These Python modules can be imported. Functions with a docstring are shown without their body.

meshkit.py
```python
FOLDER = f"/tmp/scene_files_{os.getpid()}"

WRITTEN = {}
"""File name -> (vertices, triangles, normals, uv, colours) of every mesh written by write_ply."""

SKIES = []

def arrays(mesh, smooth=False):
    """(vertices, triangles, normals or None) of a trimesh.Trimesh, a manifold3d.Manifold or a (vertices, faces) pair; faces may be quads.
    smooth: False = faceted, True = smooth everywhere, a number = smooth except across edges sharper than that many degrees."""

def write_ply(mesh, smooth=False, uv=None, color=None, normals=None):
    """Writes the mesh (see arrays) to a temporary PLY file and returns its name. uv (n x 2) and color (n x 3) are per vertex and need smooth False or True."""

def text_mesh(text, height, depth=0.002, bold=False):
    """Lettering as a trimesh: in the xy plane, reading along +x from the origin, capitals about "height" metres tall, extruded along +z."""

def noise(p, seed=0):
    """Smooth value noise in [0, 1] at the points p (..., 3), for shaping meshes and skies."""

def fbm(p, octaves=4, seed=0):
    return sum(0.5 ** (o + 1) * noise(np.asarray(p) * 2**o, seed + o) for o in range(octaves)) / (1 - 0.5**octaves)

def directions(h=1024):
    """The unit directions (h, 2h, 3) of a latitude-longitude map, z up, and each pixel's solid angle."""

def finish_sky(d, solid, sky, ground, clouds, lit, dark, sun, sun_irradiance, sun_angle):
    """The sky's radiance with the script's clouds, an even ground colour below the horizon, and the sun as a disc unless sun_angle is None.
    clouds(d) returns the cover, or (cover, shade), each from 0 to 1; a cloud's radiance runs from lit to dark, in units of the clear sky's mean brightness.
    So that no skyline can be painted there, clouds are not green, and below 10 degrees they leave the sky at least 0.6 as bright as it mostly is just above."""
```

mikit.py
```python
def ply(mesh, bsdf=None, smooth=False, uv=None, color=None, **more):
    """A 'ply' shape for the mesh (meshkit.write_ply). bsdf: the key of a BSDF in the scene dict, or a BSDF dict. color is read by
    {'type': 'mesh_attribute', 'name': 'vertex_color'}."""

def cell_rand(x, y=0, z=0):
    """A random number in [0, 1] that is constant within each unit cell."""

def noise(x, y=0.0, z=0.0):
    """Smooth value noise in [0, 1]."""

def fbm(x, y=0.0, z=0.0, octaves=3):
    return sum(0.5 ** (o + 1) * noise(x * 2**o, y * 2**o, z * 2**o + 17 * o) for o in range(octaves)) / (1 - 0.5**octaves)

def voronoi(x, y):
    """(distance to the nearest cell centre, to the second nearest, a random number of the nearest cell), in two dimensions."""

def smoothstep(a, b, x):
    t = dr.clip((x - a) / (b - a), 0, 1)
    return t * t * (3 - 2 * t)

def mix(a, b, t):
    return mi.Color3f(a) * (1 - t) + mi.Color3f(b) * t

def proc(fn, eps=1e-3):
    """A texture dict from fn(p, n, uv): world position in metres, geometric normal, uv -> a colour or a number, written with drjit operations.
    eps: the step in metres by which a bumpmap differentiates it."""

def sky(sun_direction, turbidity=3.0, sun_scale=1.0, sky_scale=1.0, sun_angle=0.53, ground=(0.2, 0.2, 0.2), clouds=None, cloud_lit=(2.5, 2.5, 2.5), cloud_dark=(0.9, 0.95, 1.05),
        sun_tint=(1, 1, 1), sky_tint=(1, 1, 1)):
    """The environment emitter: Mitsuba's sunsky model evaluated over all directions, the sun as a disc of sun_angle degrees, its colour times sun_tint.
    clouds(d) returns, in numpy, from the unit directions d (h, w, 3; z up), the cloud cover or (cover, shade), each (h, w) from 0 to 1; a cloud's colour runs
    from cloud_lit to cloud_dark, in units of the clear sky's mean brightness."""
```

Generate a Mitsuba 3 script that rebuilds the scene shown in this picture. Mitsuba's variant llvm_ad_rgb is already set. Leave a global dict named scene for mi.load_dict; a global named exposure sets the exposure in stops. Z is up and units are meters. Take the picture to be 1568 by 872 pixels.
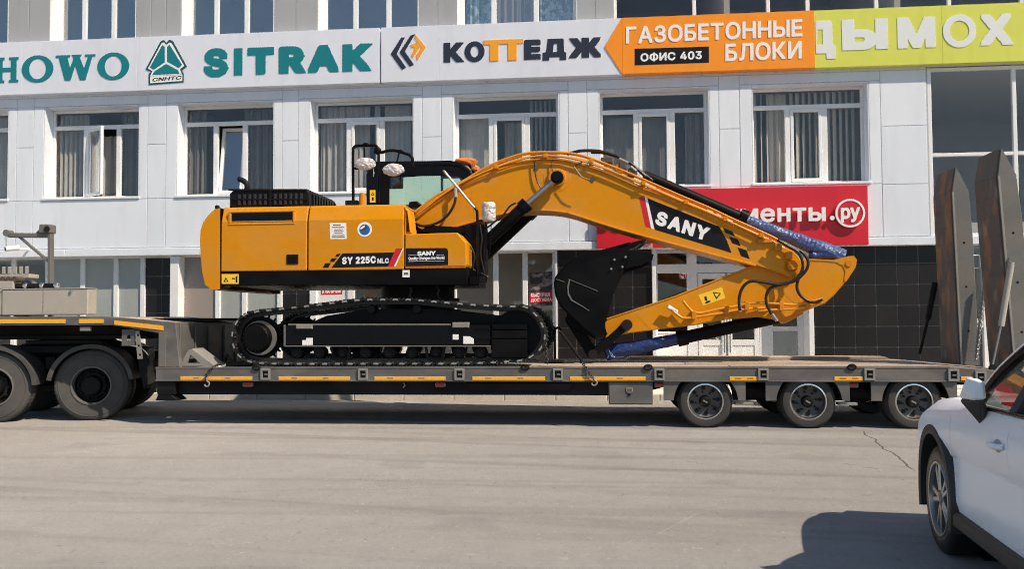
import math, random, glob
import numpy as np, trimesh, manifold3d as m3
import drjit as dr, mitsuba as mi
import mikit, meshkit
from shapely import affinity, union_all
from shapely.geometry import Polygon, Point, LineString, box as sbox
from mitsuba import ScalarTransform4f as T

# ---------------------------------------------------------------- camera, sky, exposure
scene, labels = {}, {}
CAM_H = 1.575
F, W0, H0 = 1400.0, 1568, 872
FWD, UP = np.array([-0.10246945, 0.9939892, 0.03854205]), [0.01002737, -0.03771187, 0.99923834]
scene['camera'] = {'type': 'perspective', 'fov_axis': 'x', 'fov': math.degrees(2 * math.atan(W0 / 2 / F)), 'near_clip': 0.1, 'far_clip': 2000.0,
                   'to_world': T().look_at(origin=[0, 0, CAM_H], target=[FWD[0], FWD[1], CAM_H + FWD[2]], up=UP)}
SUN = [1.62, -1.0, 1.92]
scene['sky'] = mikit.sky(SUN, turbidity=3, ground=(0.2, 0.19, 0.18), sun_tint=(0.96, 1.0, 1.08), sky_tint=(1.07, 1.0, 0.89))
exposure = 1.9
rng = random.Random(5)

# ---------------------------------------------------------------- materials
noise, fbm, mix, smoothstep = mikit.noise, mikit.fbm, mikit.mix, mikit.smoothstep

def rgb(c): return {'type': 'rgb', 'value': list(c)}
def mat(name, c, rough=0.5, metal=0.0, spec=0.5, coat=0.0, fn=None, bump=None, bscale=0.0, two=True, sheen=0.0):
    b = {'type': 'principled', 'base_color': mikit.proc(fn) if fn else rgb(c), 'roughness': rough, 'metallic': metal, 'specular': spec}
    if coat: b['clearcoat'] = coat; b['clearcoat_gloss'] = 0.9
    if bump: b = {'type': 'bumpmap', 'arbitrary': mikit.proc(bump, eps=0.004), 'scale': bscale, 'bsdf': b}
    scene[name] = {'type': 'twosided', 'bsdf': b} if two else b
    return name

def dirty(c, amt=0.16, sc=1.3, dust=(0.34, 0.30, 0.25), damt=0.0):
    def fn(p, n, uv):
        v = fbm(p.x * sc, p.y * sc, p.z * sc, 3)
        g = noise(p.x * 31, p.y * 31, p.z * 31)
        k = 1.0 - amt * v - amt * 0.35 * g
        col = mi.Color3f(c) * k
        if damt:
            d = damt * smoothstep(0.35, 0.75, fbm(p.x * 2.1 + 9, p.y * 2.1, p.z * 3.3, 3))
            col = col * (1 - d) + mi.Color3f(dust) * d
        return col
    return fn

def ground_fn(p, n, uv):
    x, y = p.x, p.y
    big = fbm(x * 0.35, y * 0.35, 0, 3)
    fine = noise(x * 60, y * 60)
    mid = fbm(x * 5.0, y * 5.0, 3, 3)
    # tyre sweeps: long bands lying nearly along the lorry, gently curved
    u = y + 0.10 * x + 0.35 * dr.sin(x * 0.23 + 0.6)
    st = fbm(u * 2.6, x * 0.09, 7, 3)
    u2 = y - 0.07 * x + 0.3 * dr.sin(x * 0.17)
    st2 = fbm(u2 * 3.4 + 40, x * 0.12, 2, 2)
    v = 1.0 + 0.20 * (big - 0.5) + 0.12 * (mid - 0.5) + 0.11 * (fine - 0.5)
    v = v - 0.17 * smoothstep(0.54, 0.76, st) - 0.10 * smoothstep(0.60, 0.78, st2)
    grit = noise(x * 24 + 5, y * 24)
    v = v * (1 - 0.16 * smoothstep(0.88, 0.96, grit))
    v = v * (1 + 0.25 * smoothstep(0.90, 0.97, noise(x * 33 + 90, y * 33)))
    oil = smoothstep(0.70, 0.80, fbm(x * 0.9 + 30, y * 1.6, 1, 3))
    v = v * (1 - 0.10 * oil)
    # a crack running towards the road, and two fine ones
    def crack(a, b, w, seed):
        ax, ay, bx, by = *a, *b
        dx, dy = bx - ax, by - ay
        L = math.hypot(dx, dy)
        t = ((x - ax) * dx + (y - ay) * dy) / (L * L)
        off = ((x - ax) * dy - (y - ay) * dx) / L + 0.11 * (fbm(t * L * 2.2, seed, 0, 4) - 0.5)
        inside = smoothstep(0.0, 0.04, t) * (1 - smoothstep(0.9, 1.0, t))
        return inside * (1 - smoothstep(w * 0.4, w, dr.abs(off)))
    c = crack((3.52, 13.2), (3.14, 9.7), 0.018, 3) + 0.7 * crack((2.50, 10.22), (2.62, 10.12), 0.022, 8) + 0.7 * crack((2.66, 10.02), (2.79, 9.90), 0.02, 21) + 0.6 * crack((2.95, 10.15), (3.2, 9.98), 0.012, 5) + 0.5 * crack((0.86, 10.3), (0.98, 10.24), 0.018, 17) + 0.4 * crack((-3.5, 8.2), (-1.2, 8.6), 0.01, 13)
    v = v * (1 - 0.6 * dr.minimum(c, 1.0)) * (1 + 0.16 * crack((0.36, 6.9), (0.76, 7.6), 0.012, 31))
    tint = mix((0.230, 0.215, 0.200), (0.236, 0.225, 0.214), big)
    return tint * v

def ground_bump(p, n, uv):
    return 0.6 * noise(p.x * 45, p.y * 45) + 0.4 * fbm(p.x * 9, p.y * 9, 0, 2)

def deck_fn(p, n, uv):
    g = fbm(p.x * 1.2, p.y * 26, 0, 3)
    d = fbm(p.x * 1.7, p.y * 2.5, 5, 3)
    return mix((0.20, 0.155, 0.115), (0.36, 0.30, 0.24), d) * (0.75 + 0.5 * g)

def rust_fn(p, n, uv):
    a = fbm(p.x * 3, p.y * 4, p.z * 1.6, 4)
    s = fbm(p.x * 9, p.y * 7, p.z * 2.1 + 4, 3)
    c = mix((0.105, 0.096, 0.088), (0.23, 0.125, 0.070), smoothstep(0.47, 0.64, a))
    return c * (0.85 + 0.3 * s) + mi.Color3f(0.06, 0.055, 0.05) * smoothstep(0.62, 0.8, s)

def tyre_fn(p, n, uv):
    d = fbm(p.x * 4, p.y * 4, p.z * 4, 3)
    return mix((0.032, 0.031, 0.031), (0.066, 0.063, 0.061), d)

def plastic_wrap_bump(p, n, uv):
    return fbm(p.x * 22, p.y * 22, p.z * 26, 3)

def concrete_fn(p, n, uv):
    return mix((0.47, 0.44, 0.39), (0.58, 0.55, 0.50), fbm(p.x * 3, p.y * 3, p.z * 3, 3)) * (0.92 + 0.16 * noise(p.x * 60, p.y * 60, p.z * 60))

def panel_fn(c):
    def fn(p, n, uv):
        s = fbm(p.x * 5.5, p.z * 0.7, 3, 3)
        v = 1.0 - 0.05 * fbm(p.x * 0.8, p.z * 0.8, 1, 2) - 0.045 * smoothstep(0.5, 0.8, s)
        return mi.Color3f(c) * v
    return fn

def wavy(p, n, uv):
    return fbm(p.x * 1.1, p.z * 1.1, 0, 2)

mat('m_ground', None, 0.93, fn=ground_fn, bump=ground_bump, bscale=0.004, spec=0.25)
mat('m_concrete', None, 0.9, fn=concrete_fn, spec=0.3)
mat('m_panel', None, 0.42, fn=panel_fn((0.735, 0.78, 0.845)), spec=0.4)
mat('m_panel_grey', None, 0.45, fn=panel_fn((0.36, 0.37, 0.385)), spec=0.4)
mat('m_panel_two', None, 0.42, fn=panel_fn((0.705, 0.752, 0.82)), spec=0.4)
mat('m_joint', (0.42, 0.44, 0.46), 0.8)
mat('m_pvc', (0.76, 0.77, 0.78), 0.3)
mat('m_alu', (0.45, 0.46, 0.46), 0.4, 0.3)
mat('m_tile', None, 0.35, fn=dirty((0.016, 0.0145, 0.0155), 0.3, 2.0), spec=0.3)
mat('m_tile_two', None, 0.38, fn=dirty((0.020, 0.0175, 0.018), 0.3, 2.0), spec=0.3)
mat('m_grout', (0.20, 0.195, 0.19), 0.9)
mat('m_film', None, 0.3, fn=dirty((0.37, 0.40, 0.385), 0.15, 0.8))
mat('m_film_warm', None, 0.3, fn=dirty((0.32, 0.275, 0.25), 0.15, 0.8))
mat('m_inside', (0.32, 0.32, 0.31), 0.9)
mat('m_inside_pale', (0.30, 0.29, 0.27), 0.9)
mat('m_curtain', None, 0.9, fn=dirty((0.40, 0.39, 0.365), 0.25, 3))
mat('m_curtain_warm', None, 0.9, fn=dirty((0.50, 0.455, 0.375), 0.2, 3))
mat('m_curtain_dark', None, 0.9, fn=dirty((0.15, 0.145, 0.14), 0.25, 3))
def pattern_fn(p, n, uv):
    a = noise(p.x * 16, p.z * 11, 2) + 0.3 * noise(p.x * 40, p.z * 30)
    return mix((0.10, 0.20, 0.22), (0.40, 0.50, 0.50), smoothstep(0.55, 0.75, a))
mat('m_curtain_pattern', None, 0.9, fn=pattern_fn)
mat('m_curtain_brown', (0.22, 0.18, 0.16), 0.9)
scene['m_glass'] = {'type': 'thindielectric', 'int_ior': 1.5}
scene['m_glass_coated'] = {'type': 'thindielectric', 'int_ior': 2.7}
mat('m_white_sign', None, 0.35, fn=panel_fn((0.70, 0.735, 0.82)), spec=0.4)
mat('m_teal', (0.006, 0.185, 0.215), 0.35)
mat('m_emblem_dark', (0.008, 0.07, 0.09), 0.4)
mat('m_ink', (0.006, 0.006, 0.010), 0.4, spec=0.25)
mat('m_ink_blue', (0.020, 0.024, 0.042), 0.35)
mat('m_amber', (0.86, 0.36, 0.012), 0.35)
mat('m_orange_sign', None, 0.35, fn=panel_fn((0.90, 0.285, 0.008)))
mat('m_lime', None, 0.35, fn=panel_fn((0.64, 0.67, 0.10)))
mat('m_red_sign', None, 0.3, fn=panel_fn((0.60, 0.014, 0.028)))
mat('m_red', (0.52, 0.012, 0.022), 0.35)
mat('m_white', (0.80, 0.80, 0.80), 0.35)
mat('m_pearl', (0.70, 0.73, 0.71), 0.35)
mat('m_yellow', None, 0.36, spec=0.15, coat=0.12, fn=dirty((0.665, 0.258, 0.003), 0.09, 1.7, (0.40, 0.30, 0.18), 0.12))
mat('m_yellow_flat', None, 0.45, spec=0.3, fn=dirty((0.62, 0.225, 0.007), 0.14, 2.5))
mat('m_pipe', (0.70, 0.285, 0.012), 0.25, spec=0.5, coat=0.4)
mat('m_black', None, 0.45, spec=0.12, fn=dirty((0.0025, 0.0025, 0.0032), 0.2, 2, (0.05, 0.045, 0.04), 0.08))
mat('m_black_gloss', (0.0025, 0.0026, 0.0042), 0.28, spec=0.2)
mat('m_black_plastic', (0.006, 0.0062, 0.0068), 0.5, spec=0.2)
mat('m_chain', (0.07, 0.065, 0.06), 0.45, 0.6)
mat('m_fender', None, 0.6, fn=dirty((0.055, 0.053, 0.052), 0.2, 2, (0.14, 0.13, 0.115), 0.4))
scene['m_car_glass'] = {'type': 'thindielectric', 'int_ior': 1.33, 'specular_transmittance': rgb((0.42, 0.46, 0.45))}
mat('m_louvre', (0.022, 0.023, 0.026), 0.4, spec=0.4)
mat('m_rubber', (0.010, 0.0095, 0.009), 0.38, spec=0.5)
mat('m_tyre', None, 0.85, fn=tyre_fn, spec=0.3)
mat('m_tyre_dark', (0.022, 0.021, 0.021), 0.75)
mat('m_steel', (0.42, 0.41, 0.39), 0.32, 0.9)
mat('m_chrome', (0.75, 0.75, 0.75), 0.12, 1.0)
mat('m_shoe', None, 0.3, spec=0.35, fn=dirty((0.011, 0.0105, 0.010), 0.4, 6, (0.10, 0.09, 0.08), 0.18))
mat('m_worn_steel', None, 0.35, 0.7, fn=dirty((0.62, 0.60, 0.56), 0.5, 9))
mat('m_label', (0.84, 0.54, 0.03), 0.35)
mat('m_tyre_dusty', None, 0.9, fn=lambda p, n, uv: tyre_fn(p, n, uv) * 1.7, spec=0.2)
mat('m_trailer', None, 0.5, fn=dirty((0.105, 0.102, 0.102), 0.22, 1.8, (0.20, 0.18, 0.155), 0.45))
mat('m_trailer_pale', None, 0.5, fn=dirty((0.26, 0.25, 0.23), 0.2, 4))
mat('m_chassis', None, 0.6, spec=0.2, fn=dirty((0.007, 0.007, 0.0075), 0.3, 3, (0.07, 0.06, 0.055), 0.16))
mat('m_deck', None, 0.85, fn=deck_fn)
mat('m_rust', None, 0.75, fn=rust_fn)
mat('m_ramp_grey', None, 0.45, fn=dirty((0.145, 0.145, 0.140), 0.25, 2, (0.2, 0.15, 0.11), 0.3))
mat('m_reflector', (0.86, 0.40, 0.02), 0.3)
mat('m_beige', None, 0.55, fn=dirty((0.42, 0.385, 0.335), 0.15, 2))
mat('m_brown', (0.075, 0.055, 0.04), 0.7)
mat('m_blue_wrap', (0.012, 0.032, 0.135), 0.3, bump=plastic_wrap_bump, bscale=0.016, coat=0.3)
mat('m_blue_grey_wrap', (0.045, 0.080, 0.22), 0.35, bump=plastic_wrap_bump, bscale=0.02, coat=0.3)
mat('m_clear_wrap', (0.62, 0.57, 0.57), 0.2, bump=plastic_wrap_bump, bscale=0.05, coat=0.8)
mat('m_teal_film', None, 0.35, fn=dirty((0.36, 0.62, 0.58), 0.12, 3))
mat('m_orange_wrap', (0.78, 0.22, 0.035), 0.35, bump=plastic_wrap_bump, bscale=0.02)
mat('m_lamp_red', (0.40, 0.03, 0.02), 0.2)
mat('m_green_leaf', (0.075, 0.115, 0.035), 0.7)
mat('m_green_pale', (0.15, 0.18, 0.06), 0.7)
mat('m_blue_ink', (0.02, 0.10, 0.35), 0.4)
mat('m_carpaint', (0.82, 0.83, 0.855), 0.25, coat=1.0, spec=0.5)
mat('m_cladding', (0.032, 0.031, 0.030), 0.55)
mat('m_dark_glass', (0.010, 0.013, 0.014), 0.08, spec=0.6)
mat('m_seat', (0.05, 0.045, 0.04), 0.8)
mat('m_tan', (0.27, 0.19, 0.12), 0.8, spec=0.2)
mat('m_poster', None, 0.35, fn=lambda p, n, uv: mix((0.03, 0.028, 0.03), (0.26, 0.20, 0.20), smoothstep(0.45, 0.75, fbm(p.x * 7 + p.z * 5, p.z * 12 - p.x * 4, 1, 3))))

# ---------------------------------------------------------------- helpers
USED = {}
def numbered(key):
    if key not in USED:
        USED[key] = 0
        return key
    USED[key] += 1
    return f'{key}_{USED[key]:03d}'
def thing(name, label, cat, group=None):
    key = numbered(name); labels[key] = {'label': label, 'category': cat}
    if group: labels[key]['group'] = group
    return key
def part(parent, name, mesh, bsdf, smooth=False, label=None, stuff=False, **more):
    if isinstance(mesh, list): return [part(parent, name, m, bsdf, smooth, label, stuff, **more) for m in mesh][0]
    key = numbered(parent + '__' + name)
    scene[key] = mikit.ply(mesh, bsdf, smooth=smooth, **more)
    if label: labels[key] = {'label': label}
    if stuff: labels.setdefault(key, {})['kind'] = 'stuff'
    return key
def holder(parent, name): return numbered(parent + '__' + name)   # a part that has only pieces
def single(name, mesh, bsdf, label, cat, group=None, smooth=False):
    key = thing(name, label, cat, group); scene[key] = mikit.ply(mesh, bsdf, smooth=smooth); return key
def struct(name, mesh, bsdf, smooth=False, kind='structure', label=None):
    key = numbered(name); scene[key] = mikit.ply(mesh, bsdf, smooth=smooth)
    labels[key] = {'kind': kind}
    if label: labels[key]['label'] = label
    return key
def cat_(*ms):
    out = []
    for m in ms: out += m if isinstance(m, list) else [m]
    return trimesh.util.concatenate(out)
def box(x0, x1, y0, y1, z0, z1):
    m = trimesh.creation.box((abs(x1 - x0), abs(y1 - y0), abs(z1 - z0)))
    m.apply_translation(((x0 + x1) / 2, (y0 + y1) / 2, (z0 + z1) / 2)); return m
def bbox(x0, x1, y0, y1, z0, z1, b=0.012):
    """box with chamfered edges"""
    lo, hi = np.minimum([x0, y0, z0], [x1, y1, z1]), np.maximum([x0, y0, z0], [x1, y1, z1])
    b = min(b, 0.45 * (hi - lo).min()); P = []
    for i in np.ndindex(2, 2, 2):
        c = np.where(np.array(i) == 0, lo, hi); d = np.where(np.array(i) == 0, 1, -1) * b
        for k in range(3):
            q = c.astype(float).copy(); q[[a for a in range(3) if a != k]] += d[[a for a in range(3) if a != k]]; P.append(q)
    return trimesh.convex.convex_hull(np.array(P))
def polys(g):
    if g.is_empty: return []
    return [q for q in getattr(g, 'geoms', [g]) if isinstance(q, Polygon) and q.area > 1e-9]
def xz(g, y0, y1):
    """a shapely (x, z) shape given thickness from y0 to y1"""
    if not hasattr(g, 'geom_type'): g = Polygon(g).buffer(0)
    ms = []
    for q in polys(g):
        m = trimesh.creation.extrude_polygon(q, abs(y1 - y0), engine='earcut')
        v = m.vertices; m.vertices = np.c_[v[:, 0], max(y0, y1) - v[:, 2], v[:, 1]]
        ms.append(m)
    return cat_(ms)
def cprism(pts, y0, y1, b=0.012):
    """polygon (x, z) extruded in y with chamfered front and back rims"""
    g = Polygon(pts).buffer(0) if not hasattr(pts, 'geom_type') else pts
    p = np.array(g.exterior.coords)[:-1]
    if g.exterior.is_ccw is False: p = p[::-1]
    d0 = p - np.roll(p, 1, 0); d1 = np.roll(p, -1, 0) - p
    n0 = np.c_[d0[:, 1], -d0[:, 0]] / np.linalg.norm(d0, axis=1)[:, None]; n1 = np.c_[d1[:, 1], -d1[:, 0]] / np.linalg.norm(d1, axis=1)[:, None]
    nn = n0 + n1; nn /= np.maximum((nn * n0).sum(1), 0.4)[:, None]
    ins = p - nn * b; N = len(p); ya, yb = min(y0, y1), max(y0, y1)
    rings = [np.c_[ins[:, 0], np.full(N, ya), ins[:, 1]], np.c_[p[:, 0], np.full(N, ya + b), p[:, 1]], np.c_[p[:, 0], np.full(N, yb - b), p[:, 1]], np.c_[ins[:, 0], np.full(N, yb), ins[:, 1]]]
    V = np.vstack(rings); Fc = []
    for r in range(3):
        for i in range(N):
            j = (i + 1) % N
            a, c, d, e = r * N + i, r * N + j, (r + 1) * N + j, (r + 1) * N + i
            Fc += [[a, c, d], [a, d, e]]
    tri = trimesh.creation.triangulate_polygon(Polygon(ins), engine='earcut')
    tv, tf = tri
    kd = [int(np.argmin(((ins - q) ** 2).sum(1))) for q in tv[:, :2]]
    for t in tf:
        a, c, d = kd[t[0]], kd[t[1]], kd[t[2]]
        if np.cross(ins[c] - ins[a], ins[d] - ins[a]) < 0: c, d = d, c
        Fc += [[a, c, d], [3 * N + a, 3 * N + d, 3 * N + c]]
    m = trimesh.Trimesh(V, np.array(Fc), process=False)
    return m
def tube(pts, r, n=8, closed=False, cap=True):
    p = np.asarray(pts, float); r = np.broadcast_to(r, (len(p),))
    t = np.gradient(p, axis=0) if not closed else np.roll(p, -1, 0) - np.roll(p, 1, 0)
    t /= np.linalg.norm(t, axis=1, keepdims=True) + 1e-12
    a = np.cross(t[0], [0, 0, 1.0] if abs(t[0][2]) < 0.9 else [1.0, 0, 0]); a /= np.linalg.norm(a)
    V, ang = [], np.arange(n) * 2 * np.pi / n
    for i in range(len(p)):
        a = a - t[i] * (a @ t[i]); a /= np.linalg.norm(a); b = np.cross(t[i], a)
        V.append(p[i] + r[i] * (np.cos(ang)[:, None] * a + np.sin(ang)[:, None] * b))
    V = np.vstack(V); Fc = []; L = len(p)
    for i in range(L if closed else L - 1):
        for k in range(n):
            q, s = i * n + k, i * n + (k + 1) % n; u, w = ((i + 1) % L) * n + (k + 1) % n, ((i + 1) % L) * n + k
            Fc += [[q, s, u], [q, u, w]]
    if cap and not closed:
        V = np.vstack([V, p[0], p[-1]]); c0, c1 = L * n, L * n + 1
        for k in range(n):
            Fc += [[c0, (k + 1) % n, k], [c1, (L - 1) * n + k, (L - 1) * n + (k + 1) % n]]
    return trimesh.Trimesh(V, np.array(Fc), process=False)
def spline(pts, k=8):
    """Catmull-Rom through points"""
    p = np.asarray(pts, float); P = np.vstack([2 * p[0] - p[1], p, 2 * p[-1] - p[-2]]); out = []
    for i in range(1, len(P) - 2):
        for s in np.arange(k) / k:
            a, b, c, d = P[i - 1:i + 3]
            out.append(0.5 * (2 * b + (c - a) * s + (2 * a - 5 * b + 4 * c - d) * s * s + (3 * b - a - 3 * c + d) * s ** 3))
    out.append(p[-1]); return np.array(out)
def at(pts, y): return np.array([(x, y, z) for x, z in pts])
def cyl(p0, p1, r, n=20, r1=None): return tube([p0, p1], [r, r if r1 is None else r1], n)
def ycyl(x, z, r, y0, y1, n=28): return cyl((x, y0, z), (x, y1, z), r, n)
def lathe_y(x, z, y, prof, n=40):
    """profile of (radius, offset in y) turned about the y-direction axis through (x, z)"""
    a = np.arange(n) * 2 * np.pi / n; V = []
    for r, o in prof: V.append(np.c_[x + r * np.cos(a), np.full(n, y + o), z + r * np.sin(a)])
    V = np.vstack(V); Fc = []
    for i in range(len(prof) - 1):
        for k in range(n):
            q, s, u, w = i * n + k, i * n + (k + 1) % n, (i + 1) * n + (k + 1) % n, (i + 1) * n + k
            Fc += [[q, u, s], [q, w, u]]
    return trimesh.Trimesh(V, np.array(Fc), process=False)
def bolts(x, z, R, y, n, r, d, a0=0.0):
    return cat_([ycyl(x + R * math.cos(a0 + k * 2 * math.pi / n), z + R * math.sin(a0 + k * 2 * math.pi / n), r, y, y + d, 6) for k in range(n)])
GLYPH = {}
def glyph(t, heavy=0.0):
    h0 = heavy
    if (t, h0) in GLYPH: return GLYPH[t, h0]
    m = meshkit.text_mesh(t, 1.0, depth=0.1); heavy += 0.035
    v, f = m.vertices, m.faces
    low = (v[f][:, :, 2] < 1e-6).all(1)
    g = union_all([Polygon(v[q][:, :2]).buffer(0.0008) for q in f[low]]).buffer(-0.0008)
    if heavy: g = g.buffer(heavy, join_style='mitre', mitre_limit=2.0)
    GLYPH[t, h0] = g.simplify(0.006); return GLYPH[t, h0]
def fit(g, bl, br, tl):
    """affine map of the shape's bounding box on the parallelogram bl, br, tl"""
    x0, y0, x1, y1 = g.bounds
    ux, uz = (br[0] - bl[0]) / (x1 - x0), (br[1] - bl[1]) / (x1 - x0); vx, vz = (tl[0] - bl[0]) / (y1 - y0), (tl[1] - bl[1]) / (y1 - y0)
    return affinity.affine_transform(g, [ux, vx, uz, vz, bl[0] - ux * x0 - vx * y0, bl[1] - uz * x0 - vz * y0])
def fitbox(g, x0, x1, z0, z1): return fit(g, (x0, z0), (x1, z0), (x0, z1))
exec_parts = None

# ================================================================ the ground
gx = [-60, -20, 20, 60]
def sheet(x0, x1, y0, y1, z): return trimesh.Trimesh([[x0, y0, z], [x1, y0, z], [x1, y1, z], [x0, y1, z]], [[0, 1, 2], [0, 2, 3]], process=False)
struct('ground', sheet(-600, 600, -600, 600, 0.0), 'm_ground', label='dusty pale asphalt forecourt with faint tyre sweeps and a crack')
YF = 19.10                                                       # face of the facade cladding
struct('pavement', box(-40, 40, 17.95, YF + 1.5, -0.1, 0.12), 'm_concrete', label='concrete pavement along the foot of the building')
kerb = holder('pavement', 'kerb')
for i in range(22):
    part('pavement', 'kerb_stone', bbox(-14 + i * 1.0 + 0.004, -13 + i * 1.0 - 0.004, 17.80, 17.948, -0.1, 0.13, 0.015), 'm_concrete')
USED.pop('pavement__kerb', None)
# grass at the foot of the wall, seen past the rear wheel of the lorry
def blades(n, x0, x1, y0, y1, hmin, hmax, z=0.12, w=0.012):
    V, Fc = [], []
    for _ in range(n):
        x, y, h, a = rng.uniform(x0, x1), rng.uniform(y0, y1), rng.uniform(hmin, hmax), rng.uniform(0, 6.283)
        dx, dy, lx, ly = math.cos(a) * w, math.sin(a) * w, rng.gauss(0, 0.25) * h, rng.gauss(0, 0.25) * h
        k = len(V); V += [[x - dx, y - dy, z], [x + dx, y + dy, z], [x + lx * 0.5 + dx * 0.8, y + ly * 0.5 + dy * 0.8, z + h * 0.6], [x + lx, y + ly, z + h], [x + lx * 0.5 - dx * 0.8, y + ly * 0.5 - dy * 0.8, z + h * 0.6]]
        Fc += [[k, k + 1, k + 2], [k, k + 2, k + 4], [k + 4, k + 2, k + 3]]
    return trimesh.Trimesh(V, Fc, process=False)
struct('grass', blades(2600, -13.5, -8.6, 18.0, 18.7, 0.12, 0.55), 'm_green_leaf', kind='stuff', label='tall green weeds and grass along the foot of the building')
struct('grass', blades(900, -13.5, -8.6, 18.0, 18.6, 0.12, 0.42), 'm_green_pale', kind='stuff', label='dry yellowish stalks among the green weeds')

# ================================================================ the building
B = thing('office_building', 'white panel clad office building with shops on its ground floor behind the excavator', 'building')
WINS = [(-15.55, -13.30), (-12.46, -10.22), (-9.36, -7.15), (-6.355, -4.065), (-3.22, -0.95), (-0.12, 2.165), (3.02, 5.35)]
ZS, ZT = 4.31, 6.40           # window opening
ZL0, ZL1 = 3.03, 3.19         # ledge over the shops
Z3S, Z3T = 7.55, 9.70         # third-floor openings
XL, XR, REV = -17.5, 12.0, 0.30
core = []
def wall_piece(x0, x1, z0, z1, d=0.318, y=YF + 0.012): core.append(box(x0, x1, y, y + d, z0, z1))
edges = [XL] + [e for w in WINS for e in w] + [6.50]
for i in range(0, len(edges), 2): wall_piece(edges[i], edges[i + 1], ZS, ZT)
wall_piece(XL, 6.50, ZL1, ZS); wall_piece(XL, 6.50, ZT, Z3S)
wall_piece(6.50, XR, 6.64, Z3S)
W3 = [(-15.5, -13.35), (-12.36, -10.33), (-9.28, -7.16), (-6.18, -3.95), (-3.12, -0.55)]
e3 = [XL] + [e for w in W3 for e in w] + [0.22]
for i in range(0, len(e3), 2): wall_piece(e3[i], e3[i + 1], Z3S, Z3T)
wall_piece(XL, XR, Z3T, 11.2)
part(B, 'wall', cat_(core), 'm_joint')
# rooms behind the glass
inside = []
for z in (3.25, 6.75, 10.0): inside.append(box(XL, XR, YF + 0.34, YF + 6, z, z + 0.25))
inside.append(box(XL, XR, YF + 6, YF + 6.2, 0.12, 11.2))
for x in (XL, XR - 0.2): inside.append(box(x, x + 0.2, YF + 0.34, YF + 6, 0.12, 11.2))
for a, b in zip(WINS[:-1], WINS[1:]): inside.append(box((a[1] + b[0]) / 2 - 0.06, (a[1] + b[0]) / 2 + 0.06, YF + 0.34, YF + 6, 3.5, 10))
inside.append(box(6.0, 6.12, YF + 0.34, YF + 6, 0.12, 10))
inside.append(box(XL, XR, YF + 0.35, YF + 6, 11.2, 11.3))
part(B, 'interior_wall', inside, 'm_inside')
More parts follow.
